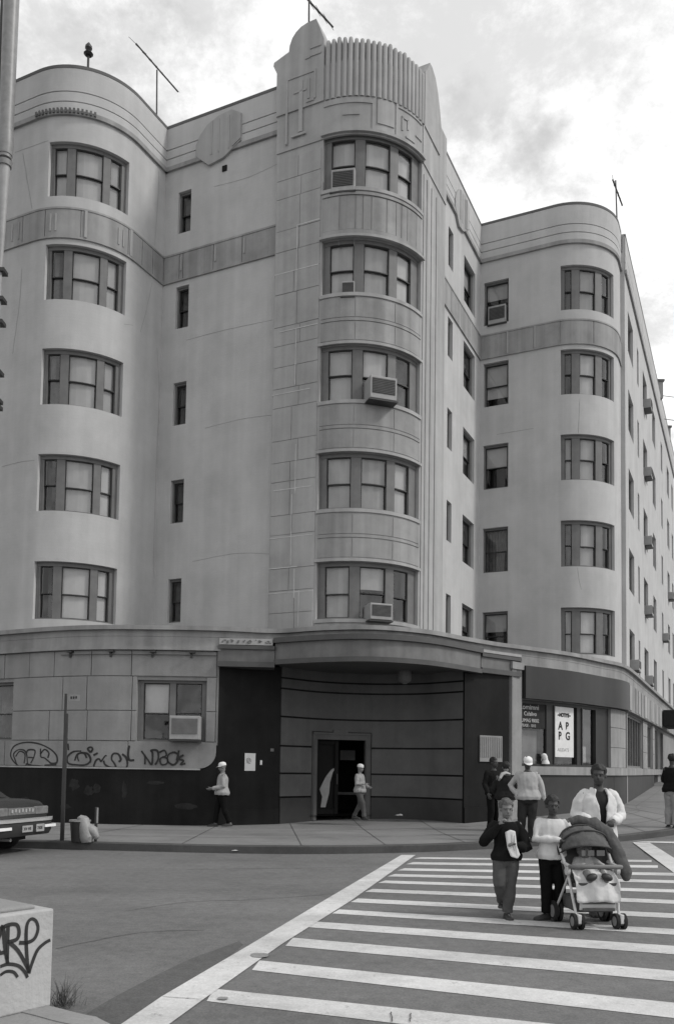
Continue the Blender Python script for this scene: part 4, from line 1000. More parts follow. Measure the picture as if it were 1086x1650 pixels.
# ------------------------------------------------------------------ parked car, seen from behind
M['carpaint']=mat('dark_car_paint',.03,.25,.1,3,0,30,.6)
M['carglass']=mat('dark_car_glass',.03,.06,.1,3,0,30,.7)
M['rubber']=mat('tyre_rubber',.02,.85,.2,5,.1)
M['chrome']=mat('bright_trim',.36,.25,.1,3,0,30,.6)
M['taillamp']=mat('tail_lamp_lens',.17,.2,.3,9,.03,60,.6)
M['bumper']=mat('dark_bumper',.035,.5,.15,4,.03,20,.4)
kc=on_z(47,1372,0); hd_=math.radians(163.5)    # heading of the car, parked along the kerb
car=thing('parked_car','dark four door saloon parked at the kerb, tail towards the crosswalk','car',(0,0,0),0)
# local axes: +x forward, y left; origin under the middle of the tail
sec=[(-.00,.80,.40,.80),(.06,.82,.38,.90),(.15,.84,.34,.965),(.45,.86,.30,.99),(1.0,.87,.28,1.0),(1.6,.875,.26,.985),(2.5,.88,.26,.97),(3.3,.87,.26,.95),(4.0,.85,.28,.88),(4.4,.80,.32,.78),(4.55,.70,.4,.66)]
m_=MB(); rings=[]
for x,hw,zb,zt in sec:
    zm=(zb+zt)/2; 
    half=[(hw*.86,zb),(hw,zb+.1),(hw*1.01,zm),(hw*.985,zt-.12),(hw*.93,zt-.03),(hw*.80,zt),(hw*.3,zt+.012)]
    rings.append([Vector((x,y,z)) for y,z in half]+[Vector((x,-y,z)) for y,z in reversed(half)])
m_.loft(rings); body=m_.build('body',M['carpaint'],car,smooth=True,ang=40)
m_=MB(); rings=[]
for x,hw,zt in((.78,.70,.99),(1.22,.62,1.28),(1.5,.58,1.36),(2.2,.58,1.39),(2.7,.60,1.34),(3.4,.70,.96)):
    zb=.94; rings.append([Vector((x,.78 if zt>1 else .72,zb)),Vector((x,hw+.04,zb+(zt-zb)*.8)),Vector((x,hw*.86,zt)),Vector((x,0,zt+.02)),Vector((x,-hw*.86,zt)),Vector((x,-hw-.04,zb+(zt-zb)*.8)),Vector((x,-.78 if zt>1 else -.72,zb))])
m_.loft(rings); m_.build('roof',M['carpaint'],car,smooth=True,ang=50)
m_=MB(); m_.quad((.80,.64,1.005),(.80,-.64,1.005),(1.21,-.54,1.285),(1.21,.54,1.285)); o=m_.build('rear_window',M['carglass'],car); o.location=(-.012,0,.012)
for s_ in (1,-1):
    m_=MB(); m_.quad((1.2,s_*.745,1.0),(2.1,s_*.755,1.0),(2.1,s_*.64,1.31),(1.45,s_*.64,1.30)); m_.quad((2.16,s_*.755,1.0),(3.1,s_*.75,1.0),(2.72,s_*.66,1.28),(2.16,s_*.64,1.31)); o=m_.build('side_window',M['carglass'],car); o.location=(0,s_*.02,0)
    for x in (.95,3.6):
        m_=MB(); m_.tube([(x,s_*.70,.31),(x,s_*.885,.31)],[.31,.31],22); wh=m_.build('wheel',M['rubber'],car,smooth=True); m_=MB(); m_.tube([(x,s_*.86,.31),(x,s_*.895,.31)],[.2,.18],18); m_.build('rim',M['chrome'],wh)
    m_=MB(); m_.box((.02,s_*.60,.79),(.09,.40,.15)); m_.build('tail_lamp',M['taillamp'],car,bevel=.02)
m_=MB(); m_.box((.012,0,.79),(.07,.78,.13)); m_.build('centre_panel',M['taillamp'],car,bevel=.01)
m_=MB()
for k in range(7): m_.box((-.03,-.3+.1*k,.80+.01*(k%2)),(.012,.045,.06))
m_.build('badge_letters',M['chrome'],car)
m_=MB(); rings=[]
for y in [-.90+.1*i for i in range(19)]:
    b=.12*max(0,(abs(y)-.6)/.3)**2; rings.append([Vector((-.10+b,y,.34)),Vector((-.15+b,y,.42)),Vector((-.15+b,y,.58)),Vector((-.09+b,y,.62)),Vector((.15,y,.62)),Vector((.15,y,.34))])
m_.loft(rings); m_.build('bumper',M['bumper'],car,smooth=True,ang=50)
m_=MB(); rings=[]
for y in [-.9+.1*i for i in range(19)]:
    b=.12*max(0,(abs(y)-.6)/.3)**2; rings.append([Vector((-.165+b,y,.60)),Vector((-.165+b,y,.645)),Vector((-.05,y,.66)),Vector((-.05,y,.6))])
m_.loft(rings); m_.build('bumper_strip',M['chrome'],car,smooth=True)
m_=MB(); m_.box((-.16,-.66,.50),(.04,.34,.05)); m_.box((-.16,.66,.50),(.04,.34,.05)); m_.build('bumper_reflector',M['white'],car)
for y,tx in((.02,'XW 4V8'),(-.36,'7808')):
    m_=MB(); m_.box((-.162,y,.475),(.012,.30 if y>0 else .24,.12 if y>0 else .14)); o=m_.build('number_plate',M['ac'],car)
    text(tx,.085,M['spray'],'plate_lettering',o,(-.170,y+.12 if y>0 else y+.10,.445),(0,-1,0),(0,0,1),.72 if y>0 else .95)
m_=MB(); m_.tube([(-.02,.3,.28),(.4,.3,.28)],.03,8); m_.build('exhaust_pipe',M['metal'],car)
m_=MB(); m_.box((2.2,0,.27),(3.6,1.4,.12)); m_.build('underbody',M['ink'],car)
car.rotation_euler=(0,0,hd_)
# place so that the right end of the bumper sits where the photograph shows it
tgt=at(80,1345,16.9); loc=Matrix.Rotation(hd_,3,'Z')@Vector((0,-.9,0)); car.location=(tgt.x-loc.x,tgt.y-loc.y,0)
# ------------------------------------------------------------------ people
def remesh(mb,name,voxel,smooth=4,wrinkle=0,wscale=9):
    me=mb.mesh(name+'_src'); o=bpy.data.objects.new(name+'_tmp',me); COL.objects.link(o)
    r=o.modifiers.new('r','REMESH'); r.mode='VOXEL'; r.voxel_size=voxel
    if smooth: q=o.modifiers.new('s','SMOOTH'); q.factor=.5; q.iterations=smooth
    dg=bpy.context.evaluated_depsgraph_get(); out=bpy.data.meshes.new_from_object(o.evaluated_get(dg)); out.name=name
    bpy.data.objects.remove(o); bpy.data.meshes.remove(me)
    if wrinkle:
        nn=[v.normal.copy() for v in out.vertices]
        for v,n in zip(out.vertices,nn):
            c=v.co*wscale; w=noise.noise(Vector((c.x*1.3,c.y*1.3,c.z*.9)))+.5*noise.noise(Vector((c.x*2.5+4,c.y*2.5,c.z*1.1+c.x*2)))+.35*noise.noise(c*3.1)
            v.co+=n*(w*wrinkle)
    out.polygons.foreach_set('use_smooth',[True]*len(out.polygons)); return out
def put(me,name,mt,parent):
    me.materials.clear(); me.materials.append(mt); o=bpy.data.objects.new(name,me); COL.objects.link(o); o.parent=parent; return o
SKIN={'dark':mat('dark_skin',.05,.55,.1,6,.03,60,.35),'mid':mat('medium_skin',.17,.55,.1,6,.03,60,.35),'light':mat('light_skin',.3,.55,.1,6,.03,60,.35)}
def cloth(n,v): 
    if n not in M: M[n]=mat(n,v,.92,.12,7,.12,90,.1)
    return M[n]
M['hair']=mat('dark_hair',.018,.6,.3,30,.3,60,.3); M['brownhair']=mat('brown_hair',.085,.6,.35,40,.4,60,.3)
M['shoe']=mat('dark_shoe',.03,.5,.3,9,.05,30,.4)
DEF=dict(neck=(0,.004,.835),sL=(-.105,.005,.80),sR=(.105,.005,.80),eL=(-.135,.015,.635),eR=(.135,.015,.635),wL=(-.14,-.02,.485),wR=(.14,-.02,.485),
 hL=(-.05,0,.52),hR=(.05,0,.52),kL=(-.055,-.012,.285),kR=(.055,-.012,.285),aL=(-.058,.012,.045),aR=(.058,.012,.045))
def lerp(a,b,t): return Vector(a)+(Vector(b)-Vector(a))*t
def person(label,loc,rz,Hh,pose={},skin='dark',top=('white_shirt',.6),legs=('black_trousers',.01),hat=None,hair='hair',head=(0,0),fat=1.0,sleeve='long',jacket=None,group=None,hs=1.05,sl=1.0,hemx=.018,hands=('relax','relax'),toes=(0,0),shortback=True,collar=None,hatc=.7,topz=.47,lean=0.0,baggy=1.0,gaze=None):
    J={k:Vector(v) for k,v in DEF.items()}
    for k,v in pose.items(): J[k]=Vector(v)
    t=thing('person',label,'person',loc,rz,group)
    Sc=lambda p: Vector(p)*Hh
    J={k:Sc(v) for k,v in J.items()}
    neck=J['neck']; pel=(J['hL']+J['hR'])/2
    h=Hh
    def torso(mb,inf,z0,z1,hem=0):
        rows=[(.455,.075,.058),(.50,.094,.070),(.54,.098,.072),(.58,.090,.064),(.62,.085,.060),(.67,.092,.064),(.72,.101,.068),(.76,.106,.066),(.79,.104,.056),(.81,.085,.047),(.83,.05,.038),(.85,.034,.034)]
        rings=[]
        sh=((J['sR']-J['sL'])).normalized(); hp=((J['hR']-J['hL'])).normalized()
        for z,rx,ry in rows:
            if z<z0-1e-6 or z>z1+1e-6: continue
            f=(z-.52)/(.835-.52); c=pel+(neck-pel)*f; ax=(hp.lerp(sh,min(max(f,0),1))).normalized(); ay=Vector((0,0,1)).cross(ax).normalized()
            bell=1+(fat-1)*math.exp(-((z-.58)/.09)**2)*1.5+(fat-1)*.7
            n=16; inf_=inf+hem*min(1,max(0,(.63-z)/.09))
            rings.append([c+ax*(math.cos(2*math.pi*k/n)*(rx*bell+inf_)*h)+ay*(math.sin(2*math.pi*k/n)*(ry*bell*(1.12 if math.sin(2*math.pi*k/n)<0 and fat>1.05 and z<.68 else 1)+inf_)*h) for k in range(n)])
        mb.loft(rings)
    def hand(mb,w,e,side,kind):
        d=(w-e).normalized(); L_=.062*h
        # palm plane: thumb side points forward / inward
        fw=Vector((0,-1,0)); 
        if kind=='grip': fw=Vector((-side,0,0))
        th=(fw-d*fw.dot(d)); th=th.normalized() if th.length>.1 else Vector((1,0,0)); nrm=d.cross(th).normalized()
        inward=nrm if nrm.x*side<0 else -nrm
        if kind=='grip': inward=Vector((0,0,-1))-d*d.z*-1; inward=(Vector((0,0,-1))-d*(-d.z)).normalized()
        pr=[]
        for f,wd,tk in((0,.016,.012),(.25,.021,.013),(.7,.025,.012),(1.0,.023,.010)):
            c=w+d*(L_*f*.9); pr.append([c+th*(math.cos(a)*wd*h)+inward*(math.sin(a)*tk*h) for a in [2*math.pi*k/10 for k in range(10)]])
        mb.loft(pr)
        curl={'relax':.45,'grip':1.25,'fist':1.3,'flat':.1}[kind]
        for k,(o_,ln) in enumerate(((.0185,.040),(.0062,.046),(-.0062,.043),(-.018,.034))):
            p=w+d*(L_*.86)+th*(o_*h); pts=[p]; a=curl*.35; dd=d
            for s_ in(.45,.32,.25):
                dirv=(d*math.cos(a)+inward*math.sin(a)).normalized(); pts.append(pts[-1]+dirv*(ln*s_*h)); a+=curl*.75
            mb.tube(pts,[.0062*h,.006*h,.0055*h,.0045*h],7,round_=True)
        p=w+d*(L_*.28)+th*(.017*h); q=p+(th*.75+d*.7+inward*.25).normalized()*(.024*h); mb.tube([p,q,q+(d*.85+inward*.5*curl+th*.1).normalized()*(.022*h)],[.0085*h,.0072*h,.0055*h],7,round_=True)
    # ---- body: one continuous skin
    mb=MB(); torso(mb,0,.455,.85)
    HC=neck+Sc((0,-.012,.075+.024*hs)); yaw,pit=head
    HM=Matrix.Rotation(yaw,3,'Z')@Matrix.Rotation(pit,3,'X')
    hp_=lambda x,y,z: HC+HM@Vector((x*h*hs,y*h*hs,z*h*hs))
    hh=h*hs
    mb.tube([neck-Sc((0,0,.02)),neck+Sc((0,-.002,.03)),hp_(0,.012,-.03)],[.036*h,.031*h,.032*h],12,round_=True)
    mb.ball(hp_(0,.004,.014),(.0425*hh,.052*hh,.053*hh),16,12,HM); mb.ball(hp_(0,-.016,-.022),(.034*hh,.036*hh,.042*hh),14,10,HM)
    mb.ball(hp_(0,-.034,-.050),(.017*hh,.014*hh,.012*hh),10,8,HM)                       # chin
    mb.tube([hp_(0,-.048,.006),hp_(0,-.059,-.016),hp_(0,-.053,-.021)],[.005*hh,.0085*hh,.006*hh],8,round_=True)   # nose
    mb.tube([hp_(-.026,-.040,.012),hp_(0,-.049,.014),hp_(.026,-.040,.012)],[.006*hh,.007*hh,.006*hh],8,round_=True) # brow
    mb.tube([hp_(-.013,-.047,-.034),hp_(0,-.052,-.033),hp_(.013,-.047,-.034)],[.004*hh,.006*hh,.004*hh],8,round_=True) # lips
    for s_ in(-1,1): mb.ball(hp_(s_*.044,.006,-.004),(.006*hh,.012*hh,.017*hh),8,8,HM)
    for s_,c_,kd in((-1,'L',hands[0]),(1,'R',hands[1])):
        S_,E_,W_=J['s'+c_],J['e'+c_],J['w'+c_]
        mb.tube([S_,lerp(S_,E_,.35),E_,lerp(E_,W_,.3),W_],[.031*h,.028*h,.023*h,.0235*h,.0155*h],12,round_=True)
        mb.ball(S_,.033*h); hand(mb,W_,E_,s_,kd)
        P_,K_,A_=J['h'+c_],J['k'+c_],J['a'+c_]
        mb.tube([P_,lerp(P_,K_,.35),K_,lerp(K_,A_,.3),A_],[.054*h,.047*h,.034*h,.035*h,.022*h],12,round_=True)
        ty=toes[0 if s_<0 else 1]; td=Matrix.Rotation(ty,3,'Z')@Vector((s_*.15,-1,0)).normalized()
        mb.tube([A_+Vector((0,0,-.012*h))-td*.02*h,A_+td*(.05*h)-Vector((0,0,.022*h)),A_+td*(.095*h)-Vector((0,0,.03*h))],[.024*h,.022*h,.014*h],10,round_=True)
    put(remesh(mb,'body',.0056*h,3),'body',SKIN[skin],t)
    # ---- shoes
    for s_,c_ in((-1,'L'),(1,'R')):
        A_=J['a'+c_]; ty=toes[0 if s_<0 else 1]; td=Matrix.Rotation(ty,3,'Z')@Vector((s_*.15,-1,0)).normalized(); sd=Vector((-td.y,td.x,0)); g=A_-Vector((0,0,.045*h)); rings=[]
        for f,wd,ht in((-.045,.016,.035),(-.035,.026,.05),(0,.029,.058),(.04,.031,.045),(.08,.033,.034),(.108,.026,.026),(.122,.012,.016)):
            c=g+td*(f*h); rings.append([c+sd*(wd*h*x)+Vector((0,0,z*ht*h)) for x,z in((-1,0),(-1.05,.35),(-.8,.8),(-.3,1),(.3,1),(.8,.8),(1.05,.35),(1,0))])
        m2=MB(); m2.loft(rings); m2.build('shoe',M['shoe'],t,smooth=True,ang=60)
    # ---- trousers
    tb=MB(); b_=baggy
    if legs:
        torso(tb,.012,.455,.59)
        for c_ in 'LR':
            P_,K_,A_=J['h'+c_],J['k'+c_],J['a'+c_]
            tb.tube([P_,lerp(P_,K_,.3),lerp(P_,K_,.7),K_,lerp(K_,A_,.35),lerp(K_,A_,.75),lerp(K_,A_,.95)],[.064*h,.060*h*b_,.050*h*b_,.046*h*b_,.045*h*b_,.041*h*b_,.043*h*b_],14)
        put(remesh(tb,'trousers',.0068*h,3,.0085*h,8/h),'trousers',cloth(*legs),t)
    # ---- top
    tp=MB(); torso(tp,.004 if jacket else .014,.50,.83,0 if jacket else hemx)
    for c_ in 'LR':
        S_,E_,W_=J['s'+c_],J['e'+c_],J['w'+c_]
        if (sleeve=='long' or (sleeve=='mixed' and c_=='L')) and not jacket: tp.tube([S_,lerp(S_,E_,.4),E_,lerp(E_,W_,.4),lerp(E_,W_,.93)],[.039*h,.040*h*sl,.040*h*sl,.036*h*sl,.027*h],12,round_=True)
        elif sleeve in('short','mixed'): tp.tube([S_,lerp(S_,E_,.5),lerp(S_,E_,.78)],[.038*h,.041*h,.043*h],12)
        tp.ball(S_-Vector((0,0,.004*h)),(.034 if jacket else .038)*h)
    put(remesh(tp,'top',.0066*h,3,.0095*h,8/h),'top',cloth(*top),t)
    if jacket:
        # open jacket: shell with an open front, built round the torso
        m2=MB(); sh=(J['sR']-J['sL']).normalized(); ay=Vector((0,0,1)).cross(sh).normalized(); rings=[]
        for z,rx,ry,gp_ in((.44,.130,.100,.26),(.50,.128,.098,.22),(.56,.122,.092,.18),(.62,.120,.088,.17),(.68,.122,.086,.19),(.74,.124,.084,.24),(.78,.122,.074,.34),(.805,.102,.062,.46),(.825,.070,.054,.62),(.85,.054,.052,.8)):
            f=(z-.52)/(.835-.52); c=pel+(neck-pel)*f; row=[]
            n=26
            for k in range(n+1):
                a=-math.pi/2+gp_+(2*math.pi-2*gp_)*k/n; row.append(c+sh*(math.cos(a)*(rx+.001)*h)+ay*(math.sin(a)*(ry+.016)*h))
            rings.append(row)
        m2.loft(rings,cap=False,closed=False); me=m2.mesh('jacket')
        me2=me; o=put(me2,'jacket',cloth(*jacket),t); 
        me2.polygons.foreach_set('use_smooth',[True]*len(me2.polygons))
        md=o.modifiers.new('sub','SUBSURF'); md.levels=2; md.render_levels=2
        md=o.modifiers.new('solid','SOLIDIFY'); md.thickness=.012*h; md.offset=-1
        tex=bpy.data.textures.get('folds') or bpy.data.textures.new('folds','CLOUDS'); tex.noise_scale=.07
        md=o.modifiers.new('folds','DISPLACE'); md.texture=tex; md.strength=.028*h/1.7; md.mid_level=.5
        sl_=MB()
        for c_ in 'LR':
            S_,E_,W_=J['s'+c_],J['e'+c_],J['w'+c_]
            sl_.tube([S_,lerp(S_,E_,.4),E_,lerp(E_,W_,.4),lerp(E_,W_,.85)],[.042*h,.045*h,.046*h,.044*h,.035*h],14,round_=True)
            sl_.ball(S_+Vector((-.018*h if c_=='R' else .018*h,0,.0)),.047*h); sl_.ball(S_+Vector((-.045*h if c_=='R' else .045*h,0,.008*h)),(.04*h,.047*h,.03*h))
        me3=remesh(sl_,'sleeves',.0066*h,2,.014*h,9/h); put(me3,'jacket_sleeves',cloth(*jacket),t)
    # ---- hair or hat
    if hair:
        hm=MB(); hm.ball(hp_(0,.012,.024),(.051*hh,.058*hh,.056*hh),18,14,HM)
        me=remesh(hm,'hair',.006*hh,2,.006*hh,30/h)
        bm=bmesh.new(); bm.from_mesh(me); inv=HM.transposed()
        kill=[f for f in bm.faces if (lambda q:(q.y<-.022*hh and q.z<.036*hh) or q.z<-.028*hh or (q.y<.004*hh and q.z<.008*hh))(inv@(f.calc_center_median()-HC))]
        bmesh.ops.delete(bm,geom=kill,context='FACES'); bm.to_mesh(me); bm.free(); put(me,'hair',M[hair],t)
    if hat:
        m2=MB(); m2.loft([[hp_(math.cos(a)*r_,math.sin(a)*r_*1.15+.004,z) for a in [2*math.pi*k/20 for k in range(20)]] for z,r_ in((.020,.0505),(.034,.0525),(.052,.050),(.066,.042),(.076,.028),(.080,.008))]); o=m2.build('cap',cloth('white_cap',.72),t,smooth=True,ang=60)
        if hat=='brim':
            m3=MB(); m3.loft([[hp_(math.cos(a)*.047,math.sin(a)*.05+.0,.024) for a in [math.pi+math.pi*k/12 for k in range(13)]],[hp_(math.cos(a)*.05,math.sin(a)*.088-.004,.014) for a in [math.pi+math.pi*k/12 for k in range(13)]],[hp_(math.cos(a)*.047,math.sin(a)*.05,.017) for a in [math.pi+math.pi*k/12 for k in range(13)]]],cap=False,closed=False); m3.build('brim',cloth('white_cap',.72),o,smooth=True)
    # ---- eyes
    e_=[]
    for s_ in(-1,1):
        m2=MB(); m2.ball(hp_(s_*.0175,-.0415,.002),.0055*hh,8,6); e=m2.build('eye',M['eyewhite'],t,smooth=True); m3=MB(); m3.ball(hp_(s_*.0175,-.0468,.002),.0036*hh,8,6); m3.build('pupil',M['ink'],e,smooth=True)
    return t,J
def gpos(px,py,z): p=on_z(px,py,z); return p
def stand(px,py):
    p=on_z(px,py,0)
    for _ in range(6):
        z=gz(p.x,p.y)+ (.15 if py<1362 else 0); p=on_z(px,py,z)
    return p
# boy in the dark sweatshirt
pb=stand(815,1481)
person('boy in a black sweatshirt walking on the crosswalk, one hand raised to his face',pb,R(-4),1.325,
 dict(eL=(-.19,-.05,.655),wL=(-.075,-.12,.81),eR=(.175,-.02,.60),wR=(.06,-.14,.645),kL=(-.065,-.06,.30),aL=(-.02,.10,.13),kR=(.035,-.02,.285),aR=(.012,.0,.045)),'mid',('black_sweatshirt',.012),('grey_trousers',.085),hair='brownhair',head=(R(8),R(6)),topz=.47,hands=('fist','grip'),baggy=1.12,fat=1.03,hs=1.22,sl=1.3)
t=thing('paper_bag','crumpled white paper bag held against the black sweatshirt','bag',pb+Vector((.03,-.22,.82)))
m_=MB(); 
pp=[(-.075,.17),(-.02,.20),(.03,.185),(.05,.02),(.10,-.08),(.06,-.12),(-.01,-.10),(-.05,.0)]
m_.prism(pp,(0,0,0),(1,0,0),(0,0,1),(0,1,0),.05); o=m_.build('bag_body',M['paper'],t,bevel=.012)
for v in o.data.vertices: v.co+=Vector((noise.noise(v.co*14),noise.noise(v.co*14+Vector((3,0,0))),0))*.02
m_=MB(); m_.ribbon([(-.02,.15),(-.01,.05),(.02,-.03)],.006,lambda a,b:Vector((a,-.003,b))); m_.ribbon([(.02,.14),(.02,.03)],.006,lambda a,b:Vector((a,-.003,b))); m_.build('creases',M['metal'],t)
# child in the white tee shirt, arms folded
pg=stand(890,1483)
person('child in a white tee shirt and black trousers standing with one arm across the chest',pg,R(-8),1.375,
 dict(sL=(-.105,.005,.80),sR=(.108,.005,.80),eL=(-.14,-.045,.66),wL=(.045,-.13,.665),eR=(.165,.02,.655),wR=(.185,-.01,.52),kL=(-.05,-.015,.285),kR=(.06,-.015,.285),aL=(-.045,.0,.045),aR=(.05,.03,.045)),'dark',('white_tee_shirt',.58),('black_trousers',.008),hair='hair',head=(R(6),R(4)),sleeve='mixed',fat=1.03,toes=(R(-55),R(-35)),hands=('flat','relax'),baggy=1.05,topz=.47,hs=1.18)
# woman in the open white jacket
pw=Vector((3.14,10.35,0))
person('woman in an open white jacket and dark top pushing the stroller',pw,R(3),1.755,
 dict(sL=(-.105,.005,.80),sR=(.105,.005,.80),eL=(-.145,.015,.66),wL=(-.12,-.135,.635),eR=(.155,.01,.66),wR=(.045,-.15,.635),kL=(-.05,-.03,.285),aL=(-.052,-.05,.045),kR=(.055,.03,.285),aR=(.058,.12,.07)),'dark',('dark_grey_top',.03),('dark_skirt_trousers',.03),hair='hair',head=(R(-24),R(2)),hands=('grip','grip'),jacket=('white_jacket',.62),topz=.47)
# old man by the dark wall, walking left
pm=on_z(357,1333,.15)
person('small man in pale jacket and white cap walking left past the dark entrance wall',pm,R(-80),1.60,
 dict(eL=(-.13,.0,.64),wL=(-.09,-.16,.60),eR=(.13,.01,.64),wR=(.09,-.15,.60),kL=(-.05,-.07,.29),aL=(-.055,-.10,.045),kR=(.05,.03,.285),aR=(.055,.12,.06)),'mid',('pale_grey_jacket',.33),('black_trousers',.008),hat='brim',hair=None,head=(R(-5),R(10)),topz=.47,fat=1.1)
# child / small person crossing in front of the door
pk=on_z(579,1322,.30)
person('small figure in white cap and pale coat striding right before the doorway',pk,R(62),1.46,
 dict(eL=(-.15,-.01,.65),wL=(-.06,-.12,.66),eR=(.15,.01,.65),wR=(.11,-.12,.60),kL=(-.055,-.09,.30),aL=(-.06,-.13,.05),kR=(.055,.02,.285),aR=(.06,.14,.06)),'mid',('pale_coat',.30),('grey_trousers',.085),hat='plain',hair=None,head=(R(0),R(8)),topz=.47,fat=1.06)
# man in the white cap near the kerb
pc=stand(850,1357)
person('heavy man in white cap, pale shirt and dark trousers at the corner kerb',pc,R(-10),1.80,
 dict(eL=(-.20,.04,.665),wL=(-.13,-.03,.56),eR=(.165,.01,.64),wR=(.20,-.015,.495),kL=(-.07,-.01,.285),aL=(-.085,.04,.045),kR=(.05,-.01,.285),aR=(.05,.0,.045)),'dark',('pale_grey_shirt',.36),('dark_grey_trousers',.03),hat='brim',hair='hair',head=(R(12),R(22)),fat=1.16,hands=('fist','relax'),topz=.50,baggy=1.12)
# man in the dark jacket with his back turned
pd=stand(821,1351)
person('man in dark jacket and light trousers with his back turned at the corner',pd+Vector((-.02,.35,0)),R(150),1.70,
 dict(eL=(-.17,.02,.64),wL=(-.12,-.09,.55),eR=(.17,.02,.64),wR=(.14,-.07,.53)),'mid',('dark_jacket',.022),('light_trousers',.30),hair='hair',head=(R(20),R(14)),fat=1.14,topz=.47)
t=thing('towel','pale folded towel over the left shoulder of the dark jacketed man','towel',pd+Vector((-.02,.35,0)))
m_=MB(); m_.tube([(-.16,-.02,1.30),(-.15,-.13,1.36),(-.10,-.10,1.44),(-.02,-.09,1.47),(.06,-.08,1.45)],[.035,.045,.05,.05,.035],10,round_=True,ell=.6); m_.build('cloth',cloth('pale_towel',.42),t,smooth=True)
pe=stand(806,1345)
person('man in black standing behind the dark jacketed man at the corner',pe+Vector((0,.9,0)),R(30),1.82,
 dict(eL=(-.14,.02,.64),wL=(-.15,-.06,.52)),'dark',('black_jacket',.012),('black_trousers',.008),hair='hair',head=(R(10),R(0)))
# person at the right edge
pr=stand(1084,1337)
person('person in black top and light baggy trousers at the right edge of the pavement',pr,R(120),1.9,
 dict(eL=(-.15,-.02,.65),wL=(-.10,-.13,.60),eR=(.15,-.02,.65),wR=(.10,-.13,.60)),'dark',('black_jacket',.012),('light_trousers',.30),hair='hair',head=(R(0),R(5)),baggy=1.25,fat=1.1,topz=.47)
# far figure sitting on a pale bench
pf=H.pt(17.6,0,1.3); zf=gz(pf.x,pf.y)+.15
t=thing('bench','pale bench of two slabs against the shop wall far along the pavement','bench',(pf.x,pf.y,zf),math.atan2(E2[1],E2[0]))
m_=MB(); m_.box((0,0,.43),(1.6,.45,.08)); m_.build('seat',M['white'],t,bevel=.01)
m_=MB(); m_.box((0,0,.22),(1.5,.40,.10)); m_.build('lower_shelf',M['white'],t,bevel=.01)
for x in(-.68,.68): m_=MB(); m_.box((x,0,.2),(.08,.4,.4)); m_.build('leg',M['darkmetal'],t)
person('seated figure in dark clothes on the pale bench far along the side street',(pf.x-.2,pf.y-.1,zf-.36),R(-20),1.7,
 dict(kL=(-.06,-.25,.50),aL=(-.06,-.27,.26),kR=(.06,-.25,.50),aR=(.06,-.27,.26),eL=(-.15,-.02,.65),wL=(-.08,-.14,.60),eR=(.15,-.02,.65),wR=(.08,-.14,.60)),'dark',('black_jacket',.012),('black_trousers',.008),hair='hair')
# ------------------------------------------------------------------ stroller with a baby
M['stfab']=mat('stroller_fabric',.10,.9,.2,8,.15,60,.1); M['sttube']=mat('stroller_tube',.55,.35,.1,6,.02,40,.5)
M['blanket']=mat('pale_blanket',.58,.95,.1,6,.2,40,.1)
ps=Vector((2.83,9.42,0)); srz=R(6)
st_=thing('stroller','baby stroller with a dark folding hood, grey bar and pale frame on the crosswalk','stroller',ps,srz)
def tb(name,pts,r_,mt,par=None,n=8): m_=MB(); m_.tube(cat2(pts,4) if len(pts)>2 else pts,r_,n); return m_.build(name,mt,par or st_,smooth=True)
for s_ in(-1,1):
    fr=tb('side_frame',[(s_*.235,-.04,.12),(s_*.25,.02,.30),(s_*.265,.16,.60),(s_*.275,.42,.88),(s_*.28,.66,1.04),(s_*.275,.74,1.05)],.016,M['sttube'])
    tb('rear_leg',[(s_*.26,.12,.55),(s_*.28,.42,.18)],.014,M['sttube'])
    tb('handle_grip',[(s_*.278,.64,1.03),(s_*.275,.74,1.055),(s_*.20,.79,1.05)],.024,M['shoe'])
    # double front wheels
    for q in(-.04,.04):
        m_=MB(); x=s_*.235+q; m_.tube([(x-.016,-.06,.085),(x+.016,-.06,.085)],[.085,.085],20); wh=m_.build('front_wheel',M['rubber'],st_,smooth=True); m_=MB(); m_.tube([(x-.019,-.06,.085),(x+.019,-.06,.085)],[.052,.052],16); m_.build('hub',M['metal'],wh)
    m_=MB(); m_.box((s_*.235,-.075,.115),(.045,.12,.10)); m_.build('wheel_fork',M['sttube'],st_,bevel=.01)
    for q in(-.03,.03):
        m_=MB(); x=s_*.285+q; m_.tube([(x-.015,.44,.115),(x+.015,.44,.115)],[.115,.115],20); wh=m_.build('rear_wheel',M['rubber'],st_,smooth=True); m_=MB(); m_.tube([(x-.018,.44,.115),(x+.018,.44,.115)],[.07,.07],16); m_.build('hub',M['metal'],wh)
    m_=MB(); m_.tube([(s_*.262,.10,.60),(s_*.30,.10,.60)],[.045,.045],14); m_.build('hinge',M['sttube'],st_,smooth=True)
    tb('armrest',[(s_*.262,.30,.68),(s_*.268,.14,.66),(s_*.262,-.0,.655)],.02,M['sttube'])
tb('front_bar',[(-.268,.06,.655),(-.25,-.04,.66),(0,-.07,.665),(.25,-.04,.66),(.268,.06,.655)],.024,M['canopy'],n=10)
m_=MB(); rings=[]
for y,z,w_ in((-.02,.44,.21),(.12,.42,.23),(.30,.45,.235),(.40,.62,.235),(.50,.85,.23)): rings.append([(-w_,y,z),(-w_,y-.03,z+.05),(w_,y-.03,z+.05),(w_,y,z)])
m_.loft(rings); m_.build('seat',M['stfab'],st_,smooth=True)
m_=MB(); rings=[]
for y,z in((-.04,.20),(-.055,.26),(-.045,.33),(-.0,.44)): rings.append([(-.20,y,z),(.20,y,z),(.20,y+.02,z),(-.20,y+.02,z)])
m_.loft(rings); fo=m_.build('footrest_panel',M['sttube'],st_,smooth=True)
for z in (.21,.285): m_=MB(); m_.box((0,-.068,z),(.36,.02,.035)); m_.build('footrest_stripe',M['stfab'],fo,bevel=.006)
